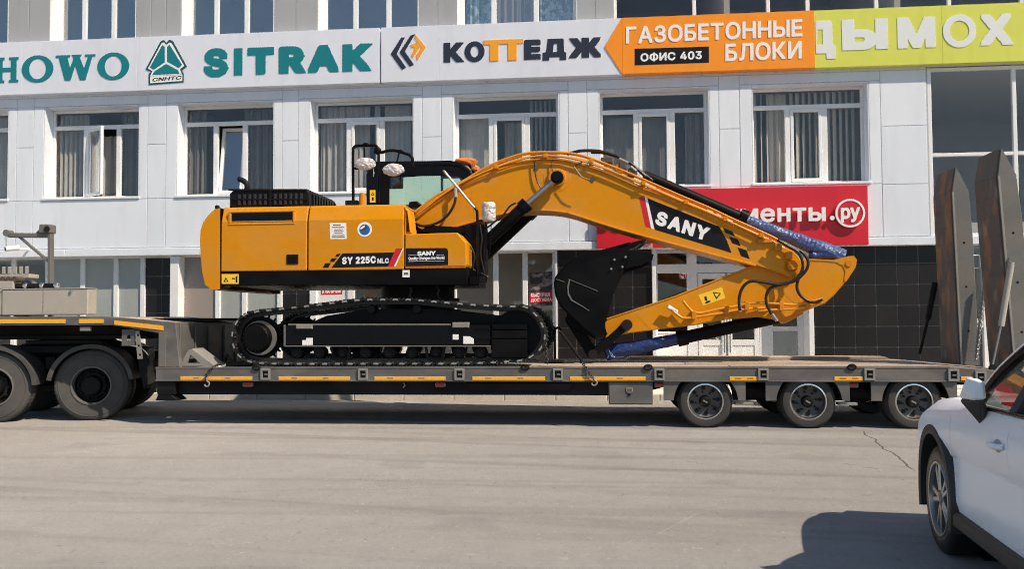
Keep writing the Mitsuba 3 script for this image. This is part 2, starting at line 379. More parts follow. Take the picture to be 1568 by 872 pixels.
# cladding cassettes, each its own panel with an open joint round it
G = 0.006
def panel(x0, x1, z0, z1, m='m_panel', y=YF):
    dy = rng.uniform(-0.0015, 0.0015)
    return part(B, 'cladding_panel', bbox(x0 + G, x1 - G, y + dy, y + 0.03, z0 + G, z1 - G, 0.004), m)
strip = []
for a, b in zip(WINS[:-1], WINS[1:]):
    c0, c1 = a[1] + 0.18 + 0.01, b[0] - 0.245
    strip.append((c0, c1))
    pm = ['m_panel', 'm_panel_two'][rng.random() < 0.4]
    panel(a[1], c0, ZS - 0.02, ZT); panel(c1, b[0], ZS - 0.02, ZT)
    panel(c0, c1, 5.49, 6.60, pm); panel(c0, c1, ZS - 0.02, 5.49); panel(c0, c1, ZL1 + 0.02, ZS - 0.02, pm)
bounds = [XL + 0.02] + [s for st in strip for s in st] + [5.58]
for i in range(0, len(bounds), 2):
    panel(bounds[i], bounds[i + 1], ZL1 + 0.02, ZS - 0.02, rng.choice(['m_panel', 'm_panel_two']))
    panel(bounds[i], bounds[i + 1], ZT, 6.60, 'm_panel_two')
panel(XL + 0.02, WINS[0][0], ZS - 0.02, ZT)
panel(5.35, 5.58, ZS - 0.02, ZT)
for z0, z1 in ((ZL1 + 0.02, 4.27), (4.27, 5.46), (5.46, 6.60)): panel(5.58, 6.48, z0, z1, rng.choice(['m_panel', 'm_panel_two']))
for x0 in np.arange(XL + 0.02, 6.4, 1.5): panel(x0, min(x0 + 1.5, 6.48), 6.60, Z3S, 'm_panel_two')
for i in range(0, len(e3) - 1, 2):
    x0, x1 = e3[i] + (0.02 if i == 0 else 0), e3[i + 1]
    k = max(1, round((x1 - x0) / 0.4)); ww = (x1 - x0) / k
    for j in range(k): panel(x0 + j * ww, x0 + (j + 1) * ww, Z3S, Z3T, 'm_panel_grey')
for x0 in np.arange(XL + 0.02, XR - 0.1, 2.0): panel(x0, min(x0 + 2.0, XR), Z3T, 11.2)
for x0 in np.arange(6.5, XR - 0.1, 1.5): panel(x0, min(x0 + 1.5, XR), 6.64, Z3S, 'm_panel_two')
# ledge over the shops
xs = [XL] + list(np.arange(-15.0, 6.0, 3.1)) + [8.0, XR]
for a, b in zip(xs[:-1], xs[1:]): part(B, 'ledge', bbox(a + 0.003, b - 0.003, YF - 0.05, YF + 0.40, ZL0, ZL1, 0.008), 'm_panel')
part(B, 'soffit', box(XL, XR, YF + 0.30, YF + 1.6, 3.055, 3.15), 'm_panel_grey')

def frame_bars(bars, y0, y1, b=0.008): return cat_([bbox(x0, x1, y0, y1, z0, z1, b) for x0, x1, z0, z1 in bars])
YG = YF + REV
BLIND_LABELS = []
def blind(x0, x1, z0, z1, y, bsdf, label, pitch=0.115, turn=None, gap=(), drape=False, group=None):
    """strips of a vertical blind, or the folds of a curtain"""
    ms = []
    if drape:
        n = max(12, int((x1 - x0) / 0.012)); xs_ = np.linspace(x0, x1, n); ph = rng.uniform(0, 6)
        amp = 0.045 * np.sin(xs_ * 42 + ph) + 0.03 * np.sin(xs_ * 71 + 2 * ph)
        V = np.vstack([np.c_[xs_, y + amp, np.full(n, z0)], np.c_[xs_, y + amp * 0.6, np.full(n, z1)]]); Fc = []
        for i in range(n - 1): Fc += [[i, i + 1, n + i + 1], [i, n + i + 1, n + i]]
        ms.append(trimesh.Trimesh(V, Fc, process=False))
    else:
        x = x0 + pitch / 2
        while x < x1 - pitch * 0.3:
            if not any(g0 < x < g1 for g0, g1 in gap):
                a = (turn if turn is not None else 0.5) + rng.gauss(0, 0.10); c, s = 0.06 * math.cos(a), 0.06 * math.sin(a); w = 0.008
                zz = z0 + rng.uniform(-0.01, 0.01)
                ms.append(trimesh.Trimesh([[x - c, y - s, zz], [x, y - w, zz], [x + c, y + s, zz], [x - c, y - s, z1], [x, y - w, z1], [x + c, y + s, z1]], [[0, 1, 4], [0, 4, 3], [1, 2, 5], [1, 5, 4]], process=False))
            x += pitch
    if not ms: return
    k = thing('window_curtain' if drape else 'vertical_blind', label, 'curtain' if drape else 'blind', 'curtains in the office windows' if drape else 'strip blinds in the office windows')
    if drape: scene[k] = mikit.ply(cat_(ms), bsdf, smooth=True)
    else: part(k, 'strips', cat_(ms), bsdf, stuff=True)
    return k

def window2(i, x0, x1, m0, m1, open_=None):
    """second-floor window: white reveals and sill, one wide top light, three lower lights"""
    w = holder(B, 'window')
    jl = 0.0
    rev = ([bbox(x0 + 0.0, x0 + 0.02, YF + 0.004, YG + 0.08, ZS, ZT - 0.002, 0.003), bbox(x1 - 0.02, x1, YF + 0.004, YG + 0.08, ZS, ZT - 0.002, 0.003), bbox(x0 + 0.022, x1 - 0.022, YF + 0.02, YG + 0.08, ZT - 0.025, ZT - 0.003, 0.003)])
    part(w, 'reveal', rev, 'm_panel')
    part(w, 'sill', cprism([(x0 - 0.02, ZS - 0.015), (x1 + 0.02, ZS - 0.015), (x1 + 0.02, ZS + 0.03), (x0 - 0.02, ZS + 0.03)], YF - 0.035, YG + 0.07, 0.006), 'm_pvc')
    a, b, t = x0 + 0.022, x1 - 0.022, 0.062
    z0, z1, zt = ZS + 0.032, ZT - 0.028, 5.975
    bars = [(a, b, z0, z0 + t), (a, b, z1 - t, z1), (a, b, zt - 0.045, zt + 0.045), (a, a + t, z0 + t, zt - 0.045), (b - t, b, z0 + t, zt - 0.045), (a, a + t, zt + 0.045, z1 - t), (b - t, b, zt + 0.045, z1 - t),
            (m0 - 0.055, m0 + 0.055, z0 + t, zt - 0.045), (m1 - 0.055, m1 + 0.055, z0 + t, zt - 0.045)]
    part(w, 'frame', frame_bars(bars, YG, YG + 0.07), 'm_pvc')
    yg = YG + 0.035
    panes = [(a + t, m0 - 0.055, z0 + t, zt - 0.045), (m1 + 0.055, b - t, z0 + t, zt - 0.045), (a + t, b - t, zt + 0.045, z1 - t)]
    def pane_mesh(x0_, x1_, z0_, z1_): return trimesh.Trimesh([[x0_, yg, z0_], [x1_, yg, z0_], [x1_, yg, z1_], [x0_, yg, z1_]], [[0, 1, 2], [0, 2, 3]], process=False)
    for p in panes: part(w, 'pane', pane_mesh(*p), 'm_glass')
    # opening sash in the middle light
    s0, s1, q0, q1 = m0 + 0.058, m1 - 0.058, z0 + t + 0.003, zt - 0.048
    sash = frame_bars([(s0, s1, q0, q0 + 0.065), (s0, s1, q1 - 0.065, q1), (s0, s0 + 0.065, q0 + 0.065, q1 - 0.065), (s1 - 0.065, s1, q0 + 0.065, q1 - 0.065)], YG - 0.012, YG + 0.055)
    gp = pane_mesh(s0 + 0.065, s1 - 0.065, q0 + 0.065, q1 - 0.065)
    hd = bbox(s1 - 0.05, s1 - 0.02, YG - 0.05, YG - 0.013, (q0 + q1) / 2 - 0.06, (q0 + q1) / 2 + 0.06, 0.006)
    if open_:
        if open_[0] == 'tilt': M = trimesh.transformations.rotation_matrix(math.radians(open_[1]), [1, 0, 0], [0, YG + 0.05, q0])
        else: M = trimesh.transformations.rotation_matrix(math.radians(open_[1]), [0, 0, 1], [s0, YG + 0.05, 0])
        for m in (sash, gp): m.apply_transform(M)
    part(w, 'sash', sash, 'm_pvc'); part(w, 'sash_pane', gp, 'm_glass_coated' if open_ else 'm_glass')
    return a + t, b - t, z0 + t, z1 - t
bl = {}
MUL = [(-14.85, -14.0), (-11.65, -10.87), (-8.60, -7.93), (-5.57, -4.83), (-2.43, -1.65), (0.66, 1.42), (3.79, 4.54)]
OPEN = {1: ('turn', -34), 2: ('tilt', -9)}
NTH = ['first', 'second', 'third', 'fourth', 'fifth', 'sixth', 'seventh']
for i, ((x0, x1), (m0, m1)) in enumerate(zip(WINS, MUL)): bl[i] = window2(i, x0, x1, m0, m1, OPEN.get(i))
yb = YG + 0.20
a, b, z0, z1 = bl[0]; blind(a, b, z0, z1, yb, 'm_curtain', 'grey blind behind the window cut by the left edge, left of the opened windows', turn=0.3)
a, b, z0, z1 = bl[1]
blind(a, -11.6, z0, z1, yb, 'm_curtain', 'grey strip blind in the left light of the window with the swung open sash', turn=0.9)
blind(-10.9, b, z0, z1, yb, 'm_curtain_dark', 'dark drawn curtain in the right light of the window with the swung open sash', drape=True)
blind(-11.5, -11.0, z0, z1 - 0.5, yb + 0.05, 'm_curtain', 'pale curtain strip seen through the swung open sash', drape=True)
a, b, z0, z1 = bl[2]
blind(a, -8.9, z0, z1, yb, 'm_curtain_dark', 'dark grey curtain in the left light of the tilted open window', drape=True)
blind(-8.0, b, z0, z1, yb, 'm_curtain_dark', 'dark grey curtain in the right light of the tilted open window', drape=True)
a, b, z0, z1 = bl[3]
blind(a, -5.5, z0, z1, yb, 'm_curtain', 'pale pleated curtain in the left light of the window above the mirrors', drape=True)
blind(-5.5, b, z0, z1, yb + 0.02, 'm_curtain', 'grey strip blind in the window above the two wrapped mirrors', turn=0.35, gap=[(-5.2, -5.05), (-4.95, -4.85)])
a, b, z0, z1 = bl[4]
blind(-1.62, b, z0, z1, yb, 'm_curtain', 'open strip blind at the right of the window above the orange wrapped lamps', turn=1.05, pitch=0.10)
blind(a, -2.45, z0, z0 + 1.6, yb + 0.05, 'm_curtain', 'plain grey roller blind in the left light above the orange wrapped lamps', turn=0.0)
blind(-2.2, -1.75, z0, z1 - 0.4, yb + 0.3, 'm_curtain', 'hanging curtain seen through the middle light above the orange wrapped lamps', drape=True)
a, b, z0, z1 = bl[5]
blind(a, 0.7, z0, z1 - 0.4, yb + 0.06, 'm_curtain_dark', 'dark closed blind in the left light of the window above the boom hoses', turn=0.0)
blind(0.75, 1.36, z0, z1 - 0.4, yb + 0.06, 'm_curtain_dark', 'dark closed blind in the middle light of the window above the boom hoses', turn=0.03)
blind(1.7, b, z0, z1 - 0.4, yb, 'm_curtain_dark', 'dark folded curtain in the right light of the window above the boom hoses', drape=True)
a, b, z0, z1 = bl[6]
blind(a, 3.5, z0, z1, yb, 'm_curtain_warm', 'beige strips at the far left of the window above the red sign', turn=0.95, pitch=0.125)
blind(3.42, 3.8, z0, z1, yb + 0.05, 'm_curtain_warm', 'beige drawn curtain in the left light above the red sign', drape=True)
blind(3.85, b, z0, z1, yb, 'm_curtain_warm', 'beige strip blind in the middle and right lights above the red sign', turn=0.85, pitch=0.125)

# third floor, above the signs
def window3(x0, x1, lights, curtains):
    w = holder(B, 'window')
    part(w, 'reveal', [bbox(x0, x0 + 0.02, YF + 0.004, YG + 0.08, Z3S, Z3T, 0.003), bbox(x1 - 0.02, x1, YF + 0.004, YG + 0.08, Z3S, Z3T, 0.003)], 'm_pvc')
    xsb = [x0 + 0.022] + list(lights) + [x1 - 0.022]
    bars = [(xsb[0], xsb[-1], Z3S, Z3S + 0.07), (xsb[0], xsb[-1], Z3T - 0.07, Z3T)]
    bars += [(x - (0.0 if j == 0 else 0.055 if 0 < j < len(xsb) - 1 else 0.075), x + (0.10 if j == 0 else 0.055 if j < len(xsb) - 1 else 0.0), Z3S + 0.07, Z3T - 0.07) for j, x in enumerate(xsb)]
    part(w, 'frame', frame_bars(bars, YG, YG + 0.07), 'm_pvc')
    for j in range(len(xsb) - 1):
        p0, p1 = xsb[j] + (0.10 if j == 0 else 0.055), xsb[j + 1] - (0.055 if j < len(xsb) - 2 else 0.075)
        part(w, 'pane', trimesh.Trimesh([[p0, YG + 0.035, Z3S + 0.07], [p1, YG + 0.035, Z3S + 0.07], [p1, YG + 0.035, Z3T - 0.07], [p0, YG + 0.035, Z3T - 0.07]], [[0, 1, 2], [0, 2, 3]], process=False), 'm_glass_coated')
        if curtains and curtains[j]: blind(p0, p1, Z3S + 0.07, Z3T - 0.07, yb, curtains[j][0], curtains[j][1], drape=True)
window3(*W3[0], (-14.8, -14.1), None)
window3(*W3[1], (-11.72, -11.02), None)
window3(*W3[2], (-8.60, -7.90), None)
window3(*W3[3], (-5.42, -4.68), None)
window3(*W3[4], (-2.36, -1.44), [('m_curtain_pattern', 'teal patterned curtain in the top floor window above the sign seam, left one'), ('m_curtain_brown', 'brown curtain between two patterned curtains on the top floor'), ('m_curtain_pattern', 'teal patterned curtain in the top floor window, right of the brown curtain')])
# long dark glazing at the right of the top floor
w = holder(B, 'glazing')
xm = [0.24, 1.90, 3.42, 4.22, 5.60, 7.04, 8.45, 9.9, 11.4, XR - 0.03]
part(w, 'frame', frame_bars([(xm[0], xm[-1], Z3S, Z3S + 0.07), (xm[0], xm[-1], Z3T - 0.07, Z3T)] + [(x - 0.04, x + 0.04, Z3S + 0.07, Z3T - 0.07) for x in xm], YG - 0.1, YG - 0.03), 'm_pvc')
for p0, p1 in zip(xm[:-1], xm[1:]):
    part(w, 'pane', trimesh.Trimesh([[p0 + 0.04, YG - 0.065, Z3S + 0.07], [p1 - 0.04, YG - 0.065, Z3S + 0.07], [p1 - 0.04, YG - 0.065, Z3T - 0.07], [p0 + 0.04, YG - 0.065, Z3T - 0.07]], [[0, 1, 2], [0, 2, 3]], process=False), 'm_glass')
# tall glazing at the right, two storeys
w = holder(B, 'glazing')
xv, zv = [6.545, 8.18, 9.8, 11.4], [3.22, 4.85, 6.59]
bars = [(x - 0.04, x + 0.04, 3.20, 6.63) for x in xv] + [(p + 0.04, q - 0.04, z - 0.035, z + 0.035) for p, q in zip(xv[:-1], xv[1:]) for z in zv]
part(w, 'frame', frame_bars(bars, YF + 0.02, YF + 0.10), 'm_pvc')
for p, q in zip(xv[:-1], xv[1:]):
    for za, zb in zip(zv[:-1], zv[1:]):
        part(w, 'pane', trimesh.Trimesh([[p + 0.04, YF + 0.06, za + 0.035], [q - 0.04, YF + 0.06, za + 0.035], [q - 0.04, YF + 0.06, zb - 0.035], [p + 0.04, YF + 0.06, zb - 0.035]], [[0, 1, 2], [0, 2, 3]], process=False), 'm_glass')

# ---- ground floor: shop fronts set back under the ledge
YS = YF + 0.28
def infill(x0, x1, z0, z1, m, y=YS + 0.05): return trimesh.Trimesh([[x0, y, z0], [x1, y, z0], [x1, y, z1], [x0, y, z1]], [[0, 1, 2], [0, 2, 3]], process=False)
shop = holder(B, 'shop_front')
mull = [-14.598, -13.333, -12.518, -11.680, -10.894, -10.267, -9.417, -8.529, -7.917, -7.116, -6.366, -5.520, -4.351, -3.252, -2.349, -1.719, -1.079]
kind = ['glass', 'glass', 'film', 'film', 'film', 'tile', 'warm', 'film', 'film', 'tile', 'door', 'glass', 'glass', 'glass', 'glass', 'poster']
bars = [(mull[0], mull[-1], 3.0, 3.05), (mull[0], mull[-1], 0.13, 0.22)]
for j, x in enumerate(mull):
    wdt = 0.075 if j in (6, 10, 11) else 0.055
    if j == 6: continue
    bars.append((x - wdt, x + wdt, 0.22, 3.0))
part(shop, 'frame', frame_bars(bars, YS, YS + 0.10), 'm_pvc')
part(shop, 'pilaster', bbox(mull[6] - 0.10, mull[6] + 0.10, YF + 0.05, YS + 0.10, 0.13, 3.02, 0.01), 'm_pvc')
for j, k in enumerate(kind):
    x0, x1 = mull[j] + 0.05, mull[j + 1] - 0.05
    if k == 'tile':
        gy = YS + 0.06
        part(shop, 'tile_backing', box(x0, x1, gy, gy + 0.08, 0.13, 3.0), 'm_grout')
        n = max(1, round((x1 - x0) / 0.42)); ww = (x1 - x0) / n
        for c in range(n):
            for r in range(7):
                part(shop, 'tile', bbox(x0 + c * ww + 0.008, x0 + (c + 1) * ww - 0.008, gy - 0.012, gy - 0.0005, 0.13 + r * 0.41 + 0.008, 0.13 + (r + 1) * 0.41 - 0.008, 0.003), rng.choice(['m_tile', 'm_tile', 'm_tile_two']))
    else:
        m = {'glass': 'm_glass', 'film': 'm_film', 'warm': 'm_film_warm', 'door': 'm_pvc', 'poster': 'm_glass'}[k]
        part(shop, 'pane', infill(x0, x1, 0.22, 3.0, m), m)
        if k == 'film':
            part(shop, 'slat_shutter', cat_([bbox(x0, x1, YS + 0.055, YS + 0.065, 0.25 + q * 0.12, 0.25 + q * 0.12 + 0.112, 0.004) for q in range(20 if j != 2 else 22)]), 'm_film', stuff=True)
# dark tiled walls right of the shop front and right of the entrance
def tiled(x0, x1, y, nx, z0=0.12, rows=7, dz=0.425, zoff=0.0):
    h = holder(B, 'tiled_wall')
    part(h, 'backing', box(x0, x1, y + 0.012, y + 0.2, z0, 3.05), 'm_grout')
    ww = (x1 - x0) / nx; g = 0.007
    for c in range(nx):
        for r in range(rows):
            za, zb = z0 + max(0, r * dz - zoff), min(3.03, z0 + (r + 1) * dz - zoff)
            if zb - za < 0.05: continue
            dy = rng.uniform(0, 0.002)
            part(h, 'tile', bbox(x0 + c * ww + g, x0 + (c + 1) * ww - g, y + dy, y + 0.012, za + g, zb - g, 0.003), rng.choice(['m_tile', 'm_tile', 'm_tile_two']))
EX0, EX1 = 0.970, 4.186
tiled(mull[-1] + 0.06, EX0 - 0.02, YF + 0.16, 5)
tiled(EX1 + 0.02, 6.72, YF + 0.16, 6)
part(B, 'wall', box(mull[-1] + 0.02, mull[-1] + 0.055, YF + 0.10, YF + 0.42, 0.12, 3.04), 'm_pvc')
# low glazing at the far right of the ground floor
w = holder(B, 'glazing')
bars = [(x - 0.045, x + 0.045, 0.13, 3.02) for x in (6.78, 7.62, 8.42, 9.5, 11.0)] + [(6.83, 11.0, 1.36, 1.54), (6.83, 11.0, 0.13, 0.3)]
part(w, 'frame', frame_bars([b_ for b_ in bars[:5]], YS - 0.02, YS + 0.08), 'm_pvc'); part(w, 'transom', frame_bars(bars[5:], YS - 0.01, YS + 0.07), 'm_pvc')
part(w, 'pane', infill(6.83, 11.0, 0.3, 3.02, 'm_glass', YS + 0.03), 'm_glass')
# the entrance: a recessed white unit with fixed lights and a double door
YE = YF + 0.62
ent = holder(B, 'entrance')
e = lambda px: px
EA, EBm, EC, ED, EE, EFx, EG = EX0, 1.779, 1.902, 2.528, 3.245, 3.461, EX1
zt0, zt1 = 2.737, 2.988
part(ent, 'cheek', ([bbox(EX0 - 0.02, EX0 + 0.06, YF + 0.08, YE + 0.1, 0.12, 3.04, 0.006), bbox(EX1 - 0.08, EX1 + 0.02, YF + 0.08, YE + 0.1, 0.12, 3.04, 0.006)]), 'm_pvc')
zp = 1.30
XA, XB = EX0 + 0.06, EX1 - 0.08
bars = [(XA, XB, 2.98, 3.04), (XA, XB, zt0 - 0.19, zt0), (XA, XA + 0.06, 0.13, 2.98), (XB - 0.12, XB, 0.13, 2.98), (EBm - 0.07, EC + 0.02, 0.13, 2.98), (EE - 0.04, EFx + 0.02, 0.13, 2.98)]
part(ent, 'frame', frame_bars(bars, YE, YE + 0.09), 'm_pvc')
for x0, x1 in ((XA + 0.06, EBm - 0.07), (EC + 0.02, EE - 0.04), (EFx + 0.02, XB - 0.12)): part(ent, 'top_light', infill(x0, x1, zt0, 2.98, 0, YE + 0.05), 'm_glass')
part(ent, 'side_light', infill(XA + 0.06, EBm - 0.07, zp, zt0 - 0.19, 0, YE + 0.05), 'm_glass')
part(ent, 'side_panel', bbox(XA + 0.06, EBm - 0.07, YE + 0.02, YE + 0.07, 0.13, zp - 0.04, 0.01), 'm_white'); part(ent, 'side_rail', bbox(XA + 0.06, EBm - 0.07, YE, YE + 0.08, zp - 0.04, zp, 0.005), 'm_pvc')
part(ent, 'side_light', infill(EFx + 0.02, XB - 0.12, zp + 0.1, zt0 - 0.19, 0, YE + 0.05), 'm_glass')
part(ent, 'side_rail', bbox(EFx + 0.02, XB - 0.12, YE, YE + 0.08, zp, zp + 0.1, 0.005), 'm_pvc'); part(ent, 'side_panel', bbox(EFx + 0.02, XB - 0.12, YE + 0.02, YE + 0.07, 0.13, zp, 0.01), 'm_film')
for x0, x1 in ((EC + 0.03, ED - 0.01), (ED + 0.01, EE - 0.05)):
    d = part(ent, 'door', frame_bars([(x0, x0 + 0.10, 0.14, zt0 - 0.20), (x1 - 0.10, x1, 0.14, zt0 - 0.20), (x0 + 0.1, x1 - 0.1, 0.14, 0.24), (x0 + 0.1, x1 - 0.1, zt0 - 0.32, zt0 - 0.20), (x0 + 0.1, x1 - 0.1, 1.0, 1.12)], YE - 0.01, YE + 0.06), 'm_pvc')
    part(ent, 'door_panel', bbox(x0 + 0.1, x1 - 0.1, YE + 0.012, YE + 0.045, 0.24, 1.0, 0.012), 'm_white')
    part(ent, 'door_pane', infill(x0 + 0.1, x1 - 0.1, 1.12, zt0 - 0.32, 0, YE + 0.03), 'm_glass')
    part(ent, 'door_handle', tube([((ED + x0) / 2 * 0 + (x0 + 0.05 if x0 > ED else x1 - 0.05), YE - 0.05, 0.85), ((x0 + 0.05 if x0 > ED else x1 - 0.05), YE - 0.05, 1.55)], 0.014), 'm_steel')
part(ent, 'step', bbox(EX0, EX1, YF + 0.1, YE + 0.0, 0.121, 0.135, 0.004), 'm_concrete')

part(shop, 'partition', box(mull[11], mull[-1], YF + 1.35, YF + 1.45, 0.12, 3.04), 'm_inside_pale')
# stickers and posters behind the shop glass
def sticker(name, quad, y, bsdf, label, cat, lines=None, lbsdf='m_white', heavy=0.02):
    k = thing(name, label, cat); P = quad
    scene[k + '__sheet'] = mikit.ply(xz(Polygon(P), y, y + 0.003), bsdf)
    for t, bl_, br_, tl_ in (lines or []): part(k, 'lettering', xz(fit(glyph(t, heavy), bl_, br_, tl_), y - 0.002, y - 0.0002), lbsdf, stuff=True)
    return k
YP = YS + 0.04
P = [(-1.627,1.851),(-1.140,1.875),(-1.134,2.597),(-1.622,2.575)]
pk = sticker('poster', P, YP, 'm_poster', 'grey poster with a red strip on the shop glass behind the tracks', 'poster')
Q = [(-1.627,1.920),(-1.139,1.944),(-1.137,2.166),(-1.625,2.143)]
part(pk, 'red_strip', xz(Polygon(Q), YP - 0.003, YP - 0.0005), 'm_red')
part(pk, 'lettering', xz(fit(glyph('БЫСТРАЯ', 0.02), *[(-1.598,2.052),(-1.194,2.063),(-1.597,2.136)]), YP - 0.006, YP - 0.0035), 'm_white', stuff=True)
part(pk, 'lettering', xz(fit(glyph('ДОСТАВКА', 0.02), *[(-1.599,1.941),(-1.153,1.951),(-1.598,2.025)]), YP - 0.006, YP - 0.0035), 'm_white', stuff=True)
pk = sticker('notice', [(-6.203,2.142),(-5.721,2.152),(-5.721,2.508),(-6.204,2.499)], YS + 0.046, 'm_red', 'red notice with white lettering on the white shop door under the excavator body', 'notice', [('ТОВАРЫ', *[(-6.159,2.270),(-5.765,2.280),(-6.159,2.370)]), ('В НАЛИЧИИ', *[(-6.174,2.170),(-5.750,2.181),(-6.174,2.256)])])
pk = sticker('notice', [(2.025,2.409),(2.243,2.421),(2.248,2.767),(2.030,2.756)], YE - 0.001 + 0.02, 'm_ink', 'small dark notice with red head on the left leaf of the entrance door', 'notice')
part(pk, 'red_strip', xz(Polygon([(2.055,2.617),(2.219,2.629),(2.220,2.740),(2.057,2.728)]), YE + 0.013, YE + 0.0185), 'm_red')
nk = thing('no_smoking_sticker', 'round no smoking sticker on the glass left of the entrance door', 'sticker')
nx_, nz_ = (1.634,2.499)
scene[nk + '__disc'] = mikit.ply(ycyl(nx_, nz_, 0.085, YE + 0.040, YE + 0.044), 'm_white')
part(nk, 'ring', xz(Point(nx_, nz_).buffer(0.08).difference(Point(nx_, nz_).buffer(0.062)), YE + 0.036, YE + 0.0395), 'm_red')
part(nk, 'cigarette', xz(sbox(nx_ - 0.05, nz_ - 0.012, nx_ + 0.05, nz_ + 0.012), YE + 0.037, YE + 0.0395), 'm_ink')
part(nk, 'bar', xz(affinity.rotate(sbox(nx_ - 0.07, nz_ - 0.009, nx_ + 0.07, nz_ + 0.009), -45), YE + 0.033, YE + 0.0365), 'm_red')
# alarm sounder on the ledge corner, and a camera at the left
sx_, sz_ = (0.903,3.173)
sk = thing('alarm_sounder', 'small white box with a red beacon under the left end of the red sign', 'alarm')
scene[sk + '__box'] = mikit.ply(bbox(sx_ - 0.28, sx_ + 0.07, YF - 0.12, YF - 0.052, ZL0 + 0.005, ZL0 + 0.115, 0.015), 'm_white')
part(sk, 'beacon', lathe_y(sx_, sz_ , YF - 0.122, [(0.0, -0.07), (0.03, -0.065), (0.05, -0.04), (0.055, 0.0)], 16), 'm_lamp_red', smooth=True)
ck = thing('surveillance_camera', 'small white camera on a bracket above the beige locker at the left', 'camera')
cx_, cz_ = (-12.947,3.218)
scene[ck + '__housing'] = mikit.ply(cyl((cx_ + 0.10, 18.86, cz_ + 0.01), (cx_ - 0.08, 18.66, cz_ - 0.03), 0.055, 16), 'm_white')
part(ck, 'lens', cyl((cx_ - 0.082, 18.658, cz_ - 0.0305), (cx_ - 0.09, 18.65, cz_ - 0.033), 0.04, 12), 'm_ink')
part(ck, 'bracket', tube([(cx_ + 0.08, 18.85, cz_ - 0.03), (cx_ + 0.2, 18.95, cz_ - 0.02), (cx_ + 0.2, YF - 0.05, cz_ - 0.02)], 0.022), 'm_white')

# ================================================================ signs on the facade
YN = 18.93                                                        # front face of the fascia boxes
Z0S, Z1S = 6.655, 7.84
def letter(k, g, bl_, br_, tl_, bsdf, y=YN, d=0.012, heavy=0.03, name='letter'):
    if isinstance(g, str): g = glyph(g, heavy)
    return part(k, name, xz(fit(g, bl_, br_, tl_), y - d, y - 0.0005), bsdf)
def lb(k, g, x0, x1, z0, z1, bsdf, **kw): return letter(k, g, (x0, z0), (x1, z0), (x0, z1), bsdf, **kw)
def ring(rx, rz, ix, iz): return affinity.scale(Point(0, 0).buffer(1, 48), rx, rz).difference(affinity.scale(Point(0, 0).buffer(1, 48), ix, iz))
def slabH(): return union_all([sbox(0.08, 0, 0.32, 1), sbox(0.68, 0, 0.92, 1), sbox(0.3, 0.43, 0.7, 0.59), sbox(0, 0, 0.40, 0.10), sbox(0.60, 0, 1, 0.10), sbox(0, 0.90, 0.40, 1), sbox(0.60, 0.90, 1, 1)])
def slabO(): return affinity.translate(ring(0.5, 0.5, 0.27, 0.375), 0.5, 0.5)
def slabW():
    return union_all([Polygon([(0.06, 1), (0.28, 1), (0.40, 0.30), (0.36, 0), (0.24, 0)]), Polygon([(0.24, 0), (0.38, 0), (0.55, 0.86), (0.46, 0.86)]), Polygon([(0.44, 0.86), (0.62, 0.86), (0.76, 0.30), (0.74, 0), (0.62, 0)]), Polygon([(0.62, 0), (0.76, 0), (0.94, 1), (0.84, 1)]),
                      sbox(0, 0.91, 0.36, 1), sbox(0.74, 0.91, 1, 1), Polygon([(0.46, 0.86), (0.40, 1), (0.66, 1), (0.60, 0.86)])])
# 1: teal lettering on white
s1 = thing('fascia_sign', 'long white fascia sign with teal lettering and a triangular emblem', 'sign', 'fascia signs above the second floor')
X1 = -4.767
xs = [-17.0, -12.9, -10.2, -7.45, X1]
for a, b in zip(xs[:-1], xs[1:]): part(s1, 'face_panel', bbox(a + 0.001, b - 0.001, YN, YF - 0.002, Z0S, Z1S, 0.004), 'm_white_sign')
zb, zt = 6.93, 7.50
lb(s1, slabH(), -13.522, -12.970, zb, zt, 'm_teal'); lb(s1, slabO(), -12.885, -12.145, zb - 0.02, zt + 0.02, 'm_teal')
lb(s1, slabW(), -12.091, -11.166, zb, zt, 'm_teal'); lb(s1, slabO(), -11.113, -10.378, zb - 0.02, zt + 0.02, 'm_teal')
zb, zt = 6.915, 7.51
for c, x0, x1 in (('S', -8.667, -8.098), ('I', -7.986, -7.798), ('T', -7.686, -7.091), ('R', -6.984, -6.375), ('A', -6.331, -5.654), ('K', -5.572, -4.910)):
    lb(s1, sbox(0, 0, 1, 1) if c == 'I' else glyph(c, 0.065 if c == 'S' else 0.085), x0, x1, zb - (0.02 if c == 'S' else 0), zt + (0.02 if c == 'S' else 0), 'm_teal')
# emblem: triangular badge with a white Y and a nameplate
ES = lambda pts: pts
out = Polygon([(-10.001,7.113),(-9.662,7.723),(-9.587,7.757),(-9.527,7.689),(-9.452,7.759),(-9.377,7.720),(-9.052,7.145),(-9.170,7.063),(-9.125,7.004),(-9.124,6.802),(-9.923,6.771),(-9.925,7.017),(-9.865,7.058)])
white = Polygon([(-9.941,7.133),(-9.631,7.686),(-9.579,7.699),(-9.526,7.639),(-9.452,7.694),(-9.399,7.670),(-9.112,7.162),(-9.208,7.093),(-9.162,6.976),(-9.887,6.965),(-9.836,7.072)])
part(s1, 'emblem', xz(out, YN - 0.012, YN - 0.0005), 'm_emblem_dark')
part(s1, 'emblem_field', xz(white, YN - 0.016, YN - 0.0125), 'm_white')
for P in ([(-9.896,7.153),(-9.616,7.642),(-9.556,7.596),(-9.553,7.257),(-9.806,7.099)], [(-9.503,7.594),(-9.451,7.643),(-9.157,7.185),(-9.238,7.116),(-9.501,7.269)], [(-9.791,7.063),(-9.522,7.220),(-9.253,7.073),(-9.215,6.993),(-9.835,6.985)]):
    part(s1, 'emblem_leaf', xz(Polygon(P).buffer(0), YN - 0.020, YN - 0.0165), 'm_teal')
